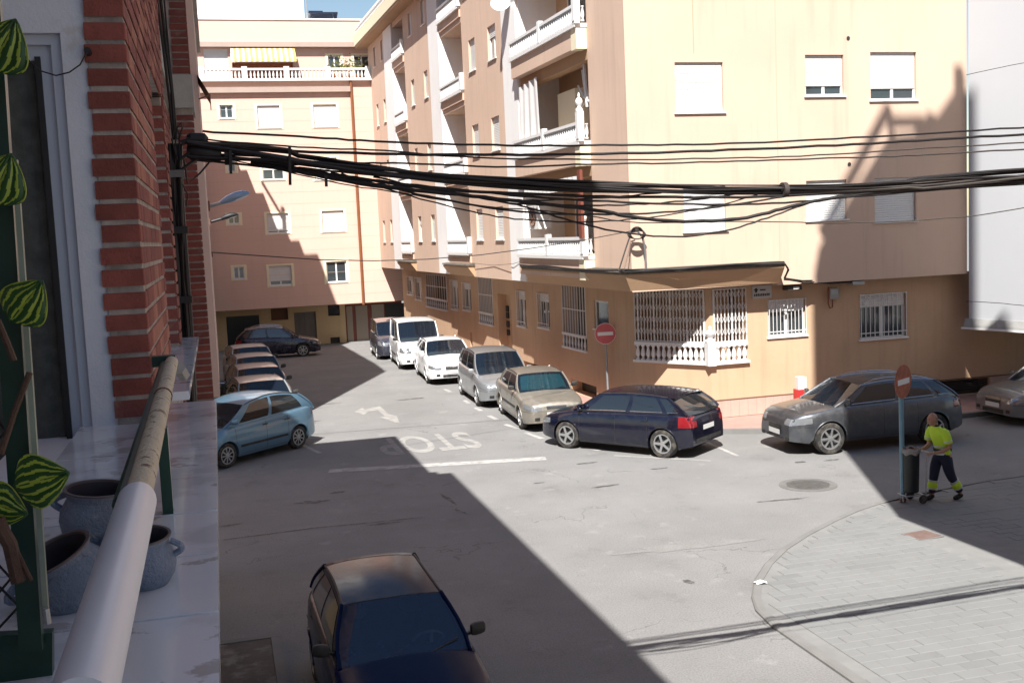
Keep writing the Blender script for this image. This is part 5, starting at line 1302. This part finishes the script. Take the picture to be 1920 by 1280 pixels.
# grey SUV
grey = paint('graphite_paint', (.105, .115, .13), .7, .30, .18)
h = 4.30/2
PS = hatch(4.30, 1.83, 1.54, 2.60, .355, zb=1.03, sill=.27, rails=1, chrome=1, spokes=7, tw=.23, foh=.88, hlh=.15, roofcurve=.06, wr=.70, grille=(.42, .80), hl=(.46, .2),
           gh=(h-1.05, h-1.78, -h+.70, -h+.14), rpow=1.15, top=[(h, .60), (h-.02, .72), (h-.10, .84), (h-.30, .92), (h-1.08, 1.03), (0, 1.06), (-h+.45, 1.10), (-h+.14, 1.04), (-h+.03, .92), (-h, .74)])
car('parked_car', (14.12, 21.98), hd(-1, .03), PS, grey, 'grey SUV with roof rails parked half in the shade on the right', 'parked cars')
# grey saloon cut by the right edge
silver2 = paint('pale_grey_paint', (.22, .22, .22), .6, .34, .25)
PC = hatch(4.3, 1.78, 1.45, 2.6, .31, zb=.92, grille=(.50, .66))
car('parked_car', (20.35, 22.5), hd(-1, .03), PC, silver2, 'grey car cut by the right edge, parked in shade behind the grey SUV', 'parked cars')
# beige saloon with a turquoise sun shade
beige = paint('beige_grey_paint', (.255, .235, .20), .45, .42, .45)
h = 4.35/2
PB = dict(L=4.35, W=1.70, H=1.38, wb=2.58, r=.30, foh=.82, spokes=8, tw=.18, blackm=1, wr=.72, mould=.50, hlh=.13, grille=(.60, .70), roofcurve=.03,
          top=[(h, .55), (h-.02, .66), (h-.08, .73), (h-.4, .78), (h-1.22, .90), (0, .93), (-h+.9, .95), (-h+.3, .97), (-h+.04, .92), (-h, .70)],
          gh=(h-1.22, h-1.78, -h+1.12, -h+.62), win=((.09, .46), (.50, .86)), seams=(h-1.32, h-2.3, h-3.2), handles=(h-2.14, h-3.05), zhd=.80, tl=(.68, .86, .3))
shade_m = mat('turquoise_sunshade', (.10, .52, .60), .35, metal=.3, var=.25, vscale=9, bump=1, bscale=14)
car('parked_car', (8.38, 28.85), hd(-.06, -1), PB, beige, 'dusty beige saloon with a turquoise sun shade behind its windscreen', 'parked cars', shade=shade_m)
# silver MPV
silver = paint('silver_paint', (.36, .38, .40), .65, .32, .25)
PM = hatch(4.05, 1.75, 1.57, 2.55, .31, zb=.97, spokes=7, foh=.80, hlh=.16, grille=(.58, .70), gh=(4.05/2-.85, 4.05/2-1.62, -4.05/2+.55, -4.05/2+.1))
car('parked_car', (8.22, 33.1), hd(-.03, -1), PM, silver, 'silver compact people carrier parked behind the beige saloon', 'parked cars')
# white saloon
white = paint('white_paint', (.78, .79, .80), 0, .3, .08)
h = 4.45/2
PW = dict(PB); PW.update(L=4.45, W=1.77, H=1.44, top=[(h, .52), (h-.02, .64), (h-.10, .72), (h-.4, .82), (h-1.15, .93), (0, .96), (-h+.8, 1.0), (-h+.3, 1.03), (-h+.04, .97), (-h, .72)], gh=(h-1.15, h-1.85, -h+1.05, -h+.5), mould=0, blackm=0, grille=(.52, .66), seams=(h-1.3, h-2.3, h-3.2), handles=(h-2.14, h-3.05), zhd=.84, foh=.86)
car('parked_car', (7.83, 39.1), hd(-.05, -1), PW, white, 'white saloon parked between the silver people carrier and the white van', 'parked cars')
# white van, dark van behind it
h = 4.2/2
PV = dict(L=4.2, W=1.80, H=1.84, wb=2.7, r=.32, foh=.80, spokes=6, tw=.19, wr=.84, rails=0, hlh=.2, grille=(.62, .74), blackm=1, blackh=1, mould=.5, rpow=.6, rear=1,
          top=[(h, .6), (h-.02, .74), (h-.12, .84), (h-.35, .94), (h-.72, 1.05), (0, 1.10), (-h+.3, 1.12), (-h+.02, 1.1), (-h, .9)], gh=(h-.72, h-1.42, -h+.2, -h+.04), win=((.12, .40), (.45, .72)), seams=(h-1.1, h-2.1, h-3.3), handles=(h-1.9, h-2.3), zhd=.92, tl=(.85, 1.15, .12))
car('parked_van', (7.64, 43.9), hd(-.05, -1), PV, white, 'small white van parked behind the white saloon', 'parked cars', cat='van')
dpaint = paint('dark_grey_blue_paint', (.05, .055, .085), .5, .35, .3)
PV2 = dict(PV); PV2.update(H=1.66)
car('parked_van', (7.45, 48.6), hd(-.05, -1), PV2, dpaint, 'dark grey van mostly hidden behind the small white van', 'parked cars', cat='van')
# pale blue hatchback on the left
pblue = paint('pale_blue_paint', (.115, .225, .325), .45, .30, .12)
h = 3.85/2
PL = hatch(3.85, 1.67, 1.52, 2.40, .295, zb=.95, foh=.72, spokes=9, tw=.18, mould=.42, blackh=1, roofcurve=.13, wr=.68, rpow=1.5, gh=(h-.72, h-1.50, -h+.50, -h+.05), spoiler=0,
           top=[(h, .52), (h-.02, .62), (h-.10, .72), (h-.35, .82), (h-.72, .93), (0, .97), (-h+.35, 1.03), (-h+.10, 1.0), (-h+.02, .88), (-h, .7)], win=((.12, .44), (.48, .86)), seams=(h-1.0, h-2.0, h-2.75), handles=(h-1.86, h-2.62), zhd=.82, tl=(.80, 1.05, .16))
car('parked_car', (.30, 27.42), hd(-.73, -.68), PL, pblue, 'pale blue round-roofed hatchback parked nose-in on the left, the nearest of that row', 'parked cars')
# row on the left, angled
rowc = [(.98, 31.3, paint('champagne_paint', (.40, .42, .42), .5, .32, .08), 'pale car with cream roof directly behind the pale blue hatchback'),
        (1.02, 34.7, paint('pinkish_grey_paint', (.30, .28, .30), .5, .32, .1), 'dusty pinkish grey car, second behind the pale blue hatchback'),
        (1.05, 38.1, paint('light_grey_paint', (.36, .39, .42), .4, .32, .1), 'light grey car, third behind the pale blue hatchback'),
        (.98, 41.7, paint('old_white_paint', (.55, .57, .56), .1, .35, .1), 'off white car furthest back in the left row, in front of the dark estate car')]
PR = hatch(3.75, 1.64, 1.42, 2.4, .29, blackm=1, foh=.74, gh=(3.75/2-.95, 3.75/2-1.6, -3.75/2+.6, -3.75/2+.12))
for x, y, pm, lb in rowc: car('parked_car', (x, y), hd(.12, -1), PR, pm, lb, 'parked cars')
dk2 = paint('midnight_paint', (.010, .012, .035), .4, .25, .2)
car('parked_car', (2.62, 53.2), hd(1, -.05), hatch(3.95, 1.75, 1.50, 2.45, .32, zb=.95, chrome=0, rails=1), dk2, 'dark blue estate car standing crosswise in front of the far yellow wall', 'parked cars')
# near black hatchback under the balcony
black = paint('black_blue_paint', (.004, .010, .045), .0, .16, .01, .0, .10)
h = 3.75/2
PK = hatch(3.75, 1.58, 1.40, 2.40, .29, near=1, blackm=1, foh=.74, wr=.66, crown=.06, gh=(h-1.05, h-1.76, -h+.50, -h+.10), roofcurve=.03)
car('parked_car', (1.58, 11.52), hd(.02, -1), PK, black, 'black hatchback seen from above, parked in the shade right below the balcony', 'parked cars')

# ------------------------------------------------------------------ no-entry signs
SR = mat('sign_red', (.60, .13, .14), .5, var=.12, vscale=6); SRf = mat('faded_sign_red', (.50, .15, .08), .7, var=.4, vscale=9, stain=[(14, .5, .7, (.22, .10, .06))])
SW = mat('sign_white', (.78, .77, .76), .5)
def noentry(loc, h, yaw, red, polem, label, lean=(0, 0)):
    t = empty('no_entry_sign', loc, yaw, label, 'road sign', 'no-entry signs'); t.rotation_euler = (lean[0], lean[1], yaw)
    zc = h - .30
    MB().tube([(0, 0, 0), (0, 0, zc+.15)], .043 if red is SRf else .032, 12).build('pole', polem, t)
    m = MB(); m.lathe([(.0, -.052), (.30, -.052), (.305, -.045), (.305, -.036), (.29, -.034), (0, -.034)], n=40, axis='y', cap=False, c=(0, 0, zc)); m.build('disc', red, t)
    m = MB(); m.lathe([(.288, -.0535), (.300, -.0535)], n=40, axis='y', cap=False, c=(0, 0, zc)); m.build('rim', SW if red is SR else SRf, t)
    MB().box((-.22, -.056, zc-.05), (.22, -.053, zc+.05)).build('white_bar', SW, t)
    m = MB(); m.box((-.03, -.036, zc-.12), (.03, .036, zc-.08)); m.box((-.03, -.036, zc+.08), (.03, .036, zc+.12)); m.build('clip', M['steel'], t)
    MB().lathe([(.06, 0), (.06, .05), (.034, .07)], n=12).build('foot', M['brown'], t); return t
noentry((10.47, 28.86, .118), 2.42, R_(-14), SR, M['steel'], 'bright red no-entry sign on a grey pole in front of the corner terrace', lean=(0, R_(-.8)))
sg = gnd(1693, 942); noentry((sg.x, sg.y, .03), 2.50, R_(29), SRf, M['bluepole'], 'faded rusty no-entry sign turned away on a blue grey pole at the corner pavement', lean=(0, R_(-1.2)))
# bollards
for x, y, lb in ((844, 714, 'grey bollard between the white saloon and the silver people carrier'),):
    g_ = gnd(x, y); t = empty('bollard', tuple(g_), 0, lb, 'bollard'); MB().lathe([(.09, 0), (.09, .08), (.06, .1), (.06, .62), (.08, .64), (.08, .70), (.05, .76), (0, .78)], n=14).build('post', mat('bollard_grey', (.13, .15, .16), .5), t); MB().lathe([(.063, .5), (.064, .58)], n=14, cap=False).build('band', M['steel'], t)
# plants in pots by the left row
def bush(loc, s, label, potcol, n=160, seed=1):
    rr = random.Random(seed); t = empty('potted_plant', loc, 0, label, 'potted plant')
    MB().lathe([(.16*s, 0), (.24*s, .38*s), (.26*s, .40*s), (.26*s, .44*s), (.2*s, .43*s)], n=14).build('pot', potcol, t)
    m = MB()
    for q in range(n):
        c = Vector((rr.gauss(0, .18*s), rr.gauss(0, .18*s), .55*s + abs(rr.gauss(0, .28*s)))); d = Vector((rr.uniform(-1, 1), rr.uniform(-1, 1), rr.uniform(-.3, 1))).normalized()*.14*s; e_ = d.cross(Vector((rr.uniform(-1, 1), 1, .3))).normalized()*.035*s
        m.face([c, c+d*.5+e_, c+d, c+d*.5-e_])
    m.build('foliage', mat('bush_green', (.045, .08, .025), .8, var=.4, vscale=12), t)
    [MB().tube([(0, 0, .4*s), (rr.uniform(-.12, .12)*s, rr.uniform(-.12, .12)*s, .85*s)], .01*s, 5).build('stem', M['brown'], t) for _ in range(4)]
tc_ = mat('terracotta', (.32, .09, .045), .85, var=.2)
bush((.18, 32.0, 0), .95, 'bushy plant in a red terracotta pot between the cars of the left row', tc_, seed=2)
bush((.55, 29.4, 0), .75, 'lower bushy plant beside the first pale car of the left row', M['brown'], seed=4)
# motor scooter at the left
t = empty('motor_scooter', (.02, 33.6, 0), R_(95), 'dark motor scooter standing by the wall left of the parked row', 'scooter')
for x in (-.6, .6): m = MB(); m.lathe([(.13, -.05), (.24, -.05), (.26, 0), (.24, .05), (.13, .05)], c=(x, 0, .26), n=18, axis='y'); m.build('wheel', TYRE, t); 
m = MB(); m.tube([(-.75, 0, .55), (-.5, 0, .62), (-.1, 0, .55), (.05, 0, .33), (.35, 0, .33), (.5, 0, .6), (.58, 0, .95)], .12, 10, radii=[.08, .16, .15, .12, .12, .13, .07]); m.build('fairing', TRIM, t)
m = MB(); m.tube([(-.72, 0, .74), (-.4, 0, .80), (0, 0, .76)], .12, 8, radii=[.08, .13, .08]); m.build('seat', SEAT, t)
m = MB(); m.tube([(.55, -.3, 1.03), (.58, 0, 1.0), (.55, .3, 1.03)], .018, 6); m.build('handlebar', CHROME, t); MB().lathe([(.0, 0), (.07, .01), (.07, .05)], c=(.66, 0, .82), n=12, axis='x').build('headlight', LAMP, t)
# ------------------------------------------------------------------ street cleaner with his bin cart
def skin(name, chains, mt, parent, sub=2, root=0):
    """chains: list of vertex lists [(pos, radius)], first vertex of later chains may index an existing vertex"""
    v = []; e = []; rd = []
    for ch in chains:
        prev = None
        for it in ch:
            if isinstance(it, int): prev = it; continue
            p, r = it; v.append(p); rd.append(r if isinstance(r, tuple) else (r, r)); i = len(v)-1
            if prev is not None: e.append((prev, i))
            prev = i
    me = bpy.data.meshes.new(name); me.from_pydata(v, e, []); me.update()
    o = link(name, me, mt, parent); md = o.modifiers.new('skin', 'SKIN')
    if not me.skin_vertices:
        bpy.context.view_layer.objects.active = o
    for i, sv in enumerate(me.skin_vertices[0].data): sv.radius = rd[i]; sv.use_root = (i == root)
    md.use_smooth_shade = True
    s = o.modifiers.new('sub', 'SUBSURF'); s.levels = sub; s.render_levels = sub
    return o
SK = mat('skin', (.40, .22, .155), .6, var=.1, vscale=10)
HV = mat('hi_vis_yellow', (.52, .80, .04), .7, var=.1, vscale=8); NV = mat('navy_work_cloth', (.012, .017, .045), .85, var=.2, vscale=9); RF = mat('reflective_band', (.50, .52, .54), .35); BT = mat('work_boot', (.014, .012, .012), .7); HAIR = mat('grey_stubble', (.16, .14, .13), .9)
gm = gnd(1768, 938)
MAN = empty('person', (gm.x, gm.y, .012), R_(180), 'bald street cleaner in yellow and navy work clothes walking left and pushing a bin', 'person')
# local frame: x forward (walking direction), y left, z up
S = .93
def q(x, y, z): return (x*S, y*S, z*S)
hipF, hipB = q(0.01, .09, .88), q(-.01, -.09, .88)
# near side is his left (y > 0): left leg behind, right leg in front
body = skin('body', [
    [(q(0, 0, .92), (.12, .105)), (q(.03, 0, 1.08), (.125, .10)), (q(.075, 0, 1.24), (.13, .105)), (q(.11, 0, 1.38), (.10, .075)), (q(.150, 0, 1.47), .056), (q(.18, 0, 1.52), .056), (q(.200, 0, 1.58), .075)],
    [0, (q(-.02, .09, .86), .105), (q(-.04, .10, .66), .082), (q(-.12, .10, .46), .062), (q(-.24, .10, .28), .052), (q(-.33, .10, .11), .040), (q(-.30, .10, .06), .042), (q(-.17, .105, .035), .035)],
    [0, (q(.02, -.09, .86), .105), (q(.10, -.10, .66), .082), (q(.13, -.10, .46), .062), (q(.16, -.10, .26), .050), (q(.17, -.10, .09), .040), (q(.21, -.10, .05), .042), (q(.33, -.105, .03), .035)],
    [3, (q(.09, .16, 1.35), .045), (q(.06, .235, 1.23), .052), (q(.02, .25, 1.10), .046), (q(.16, .22, 1.02), .038), (q(.29, .19, 1.00), .028), (q(.34, .185, 1.00), .030)],
    [3, (q(.11, -.16, 1.35), .045), (q(.13, -.235, 1.22), .052), (q(.12, -.24, 1.08), .046), (q(.26, -.19, 1.02), .038), (q(.38, -.15, 1.01), .028), (q(.42, -.145, 1.01), .030)]], SK, MAN)
def limb(name, pts, mt): return skin(name, [pts], mt, MAN)
def loft(name, rings, mt, parent, n=20):
    """rings: centre, half depth (x), half width (y)"""
    m = MB(); m.grid([[Vector(q(*c)) + Vector((rx*S*math.cos(t), ry*S*math.sin(t)*(1 - .10*math.cos(2*t)), 0)) for t in [2*math.pi*j/n for j in range(n)]] for c, rx, ry in rings], close=True, flip=True)
    return m.build(name, mt, parent, smooth=True, angle=180)
sh = loft('shirt', [((0, 0, .93), .128, .170), ((.0, 0, .99), .130, .172), ((.03, 0, 1.08), .132, .172), ((.055, 0, 1.18), .138, .185), ((.085, 0, 1.28), .142, .205), ((.105, 0, 1.36), .130, .212), ((.118, 0, 1.405), .112, .190), ((.130, 0, 1.44), .092, .140), ((.142, 0, 1.468), .074, .088), ((.150, 0, 1.49), .062, .066)], HV, MAN)
for ch in ([(.100, .135, 1.385), (.098, .185, 1.365), (.085, .225, 1.30), (.07, .245, 1.23), (.055, .252, 1.17)], [(.110, -.135, 1.385), (.118, -.185, 1.365), (.125, -.225, 1.30), (.13, -.245, 1.23), (.13, -.252, 1.17)]):
    MB().tube([q(*c) for c in ch], .08, 16, radii=[.075, .084, .080, .074, .076]).build('sleeve', HV, MAN, angle=180)
    MB().tube([q(*ch[-2]), [a*.6 + b*.4 for a, b in zip(q(*ch[-2]), q(*ch[-1]))]], .0775, 16).build('reflective_stripe', RF, MAN)
loft('collar', [((.148, 0, 1.475), .070, .076), ((.158, 0, 1.51), .066, .068)], NV, MAN)
loft('reflective_stripe', [((.022, 0, 1.055), .136, .177), ((.034, 0, 1.095), .137, .178)], RF, MAN)
skin('trousers', [[(q(0, 0, .93), (.15, .135)), (q(-.0, 0, .99), (.15, .13))],
    [0, (q(-.02, .09, .86), .125), (q(-.04, .10, .66), .103), (q(-.12, .10, .46), .085), (q(-.21, .10, .33), .075)],
    [0, (q(.02, -.09, .86), .125), (q(.10, -.10, .66), .103), (q(.13, -.10, .46), .085), (q(.155, -.10, .32), .075)]], NV, MAN)
limb('trouser_band', [(q(-.16, .10, .405), .095), (q(-.235, .10, .285), .092), (q(-.275, .10, .22), .088)], HV); limb('trouser_band', [(q(.14, -.10, .40), .095), (q(.16, -.10, .28), .092), (q(.165, -.10, .20), .088)], HV)
limb('trouser_cuff', [(q(-.27, .10, .23), .080), (q(-.315, .10, .14), .074)], NV); limb('trouser_cuff', [(q(.165, -.10, .22), .080), (q(.17, -.10, .12), .074)], NV)
for a, b in ((q(-.168, .10, .395), q(-.185, .10, .37)), (q(-.255, .10, .255), q(-.265, .10, .238)), (q(.142, -.10, .39), q(.145, -.10, .365)), (q(.162, -.10, .245), q(.163, -.10, .225))): MB().tube([a, b], .088, 16).build('reflective_stripe', RF, MAN)
m = MB(); m.lathe([(.150, 0), (.158, .0), (.158, .045), (.150, .045)], c=q(.005, 0, .985), n=24, cap=False); o = m.build('belt', NV, MAN); m = MB(); m.lathe([(.146, 0), (.154, .0), (.154, .04), (.146, .04)], c=q(.005, 0, .92), n=24, cap=False); m.build('reflective_stripe', RF, MAN)
skin('boot', [[(q(-.335, .10, .13), .052), (q(-.325, .10, .075), .055), (q(-.25, .105, .055), .05), (q(-.15, .11, .035), .045)]], BT, MAN); skin('boot', [[(q(.17, -.10, .13), .055), (q(.175, -.10, .06), .058), (q(.25, -.105, .045), .05), (q(.36, -.11, .035), .045)]], BT, MAN)
# head
HC = Vector(q(.225, 0, 1.615)); m = MB(); rows = []
for i in range(13):
    ph = math.pi*i/12; row = []
    for j in range(20):
        th = 2*math.pi*j/20; x = .098*math.sin(ph)*math.cos(th); y = .074*math.sin(ph)*math.sin(th); z = .118*math.cos(ph)
        if z < -.02: x = x*(1 - .15*(-z/.1)) + .014; y *= 1 - .28*(-z-.02)/.1
        if x > .05 and abs(y) < .018 and -.045 < z < .02: x += .026*(1-abs(z+.02)/.04)
        if x > .06 and .01 < z < .04: x += .006
        row.append(HC + Vector((x, y, z)))
    rows.append(row)
m.grid(rows, close=True, flip=True); hd_ = m.build('head', SK, MAN, smooth=True, angle=180)
for s in (1, -1):
    m = MB(); m.lathe([(0, -.006), (.020, -.004), (.024, .004), (.012, .008)], c=HC + Vector((-.005, s*.076, -.005)), n=10, axis='y'); m.build('ear', SK, hd_)
    MB().lathe([(.0, 0), (.010, .002), (.008, .006), (0, .008)], c=HC + Vector((.084, s*.028, .012)), n=8, axis='x').build('eye', BT, hd_)
MB().box(tuple(HC + Vector((.086, -.024, -.058))), tuple(HC + Vector((.093, .024, -.052)))).build('mouth', mat('lips', (.22, .07, .06), .6), hd_)
m = MB(); m.grid([[HC + Vector((.1*math.cos(t)*1.0 if t else 0, .078*math.sin(t), z)) for t in [R_(a) for a in range(95, 266, 17)]] for z in (-.045, -.01, .03)]); m.build('hair', HAIR, MAN)
# hands: palm, four bent fingers and a thumb closed round the cart handle
def hand(c, side):
    c = Vector(q(*c)); h = skin('hand', [[(tuple(c), .030), (tuple(c + Vector((.05, 0, .0))), (.034, .020)), (tuple(c + Vector((.085, 0, -.0))), (.032, .018))]], SK, MAN)
    for k in range(4):
        y = (k-1.5)*.019; L_ = (.026, .030, .028, .022)[k]
        skin('finger', [[(tuple(c + Vector((.075, y, .002))), .0095), (tuple(c + Vector((.085+L_, y, .0))), .009), (tuple(c + Vector((.09+L_, y, -.028))), .0085), (tuple(c + Vector((.075+L_*.6, y, -.045))), .0075)]], SK, h, 1)
    skin('thumb', [[(tuple(c + Vector((.03, -side*.025, -.004))), .012), (tuple(c + Vector((.065, -side*.045, -.018))), .010), (tuple(c + Vector((.09, -side*.030, -.034))), .008)]], SK, h, 1)
hand((.345, .185, 1.0), 1); hand((.425, -.145, 1.01), -1)
# bin cart
CT = empty('bin_cart', (gm.x - .60, gm.y + .10, .012), R_(180), 'dark street cleaning bin with a pale bag over its rim, on a wheeled cart', 'bin')
BN = mat('bin_dark_green', (.008, .012, .014), .45, var=.3, vscale=8)
m = MB(); m.lathe([(.125, .19), (.14, .21), (.155, .93), (.162, .95), (.162, .97), (.148, .97)], n=28); m.f.pop(); m.build('bin', BN, CT)
m = MB(); rr = random.Random(2); rows = []
for z, r_ in ((.90, .164), (.95, .172), (.985, .170), (1.0, .155), (.98, .140)): rows.append([(r_*math.cos(t)*(1+.05*math.sin(7*t+z*40)), r_*math.sin(t)*(1+.05*math.sin(5*t)), z + .018*math.sin(6*t+z*9)) for t in [2*math.pi*j/36 for j in range(36)]])
m.grid(rows, close=True); m.build('bag', mat('pale_bag', (.30, .29, .28), .5, var=.4, vscale=18), CT, smooth=True)
MB().lathe([(0, .965), (.165, .965)], n=20, cap=False).build('rubbish', M['brown'], CT)
m = MB(); m.tube([(-.19, .17, .10), (-.20, .17, .75), (-.23, .17, .93)], .012, 8); m.tube([(-.19, -.17, .10), (-.20, -.17, .75), (-.23, -.17, .93)], .012, 8); m.tube([(-.23, -.22, .93), (-.23, .22, .93)], .013, 8); m.tube([(-.19, -.2, .14), (-.19, .2, .14)], .012, 8); m.tube([(-.19, .13, .15), (.18, .13, .15)], .012, 8); m.tube([(-.19, -.13, .15), (.18, -.13, .15)], .012, 8); m.tube([(.18, -.13, .15), (.18, .13, .15)], .012, 8); m.tube([(.16, 0, .15), (.16, 0, .02)], .012, 8)
m.build('cart_frame', M['steel'], CT)
for s in (1, -1): m = MB(); m.lathe([(.02, -.018), (.072, -.02), (.08, 0), (.072, .02), (.02, .018)], c=(-.12, s*.19, .08), n=22, axis='y'); m.build('wheel', TYRE, CT)
# ------------------------------------------------------------------ things built in street coordinates: keep their parts where they stand
def rebase(root, loc=None):
    if loc is not None: root.location = loc
    inv = Matrix.Translation(-Vector(root.location))
    for c in [o for o in COL.objects if o.parent is root]: c.matrix_parent_inverse = inv
for r_ in (AB, WB, FB, BB, PN, FN, TH): rebase(r_)
rebase(HR, (-.12, 2.2, 4.68)); rebase(TR, (-.24, 1.4, 4.68)); rebase(CD, (-.2, CY, 0)); rebase(BU, (-.1, CY, 5.9)); rebase(HOOP, tuple(on_axis(1211, 508, 1, 25.05)))
rebase(LC)
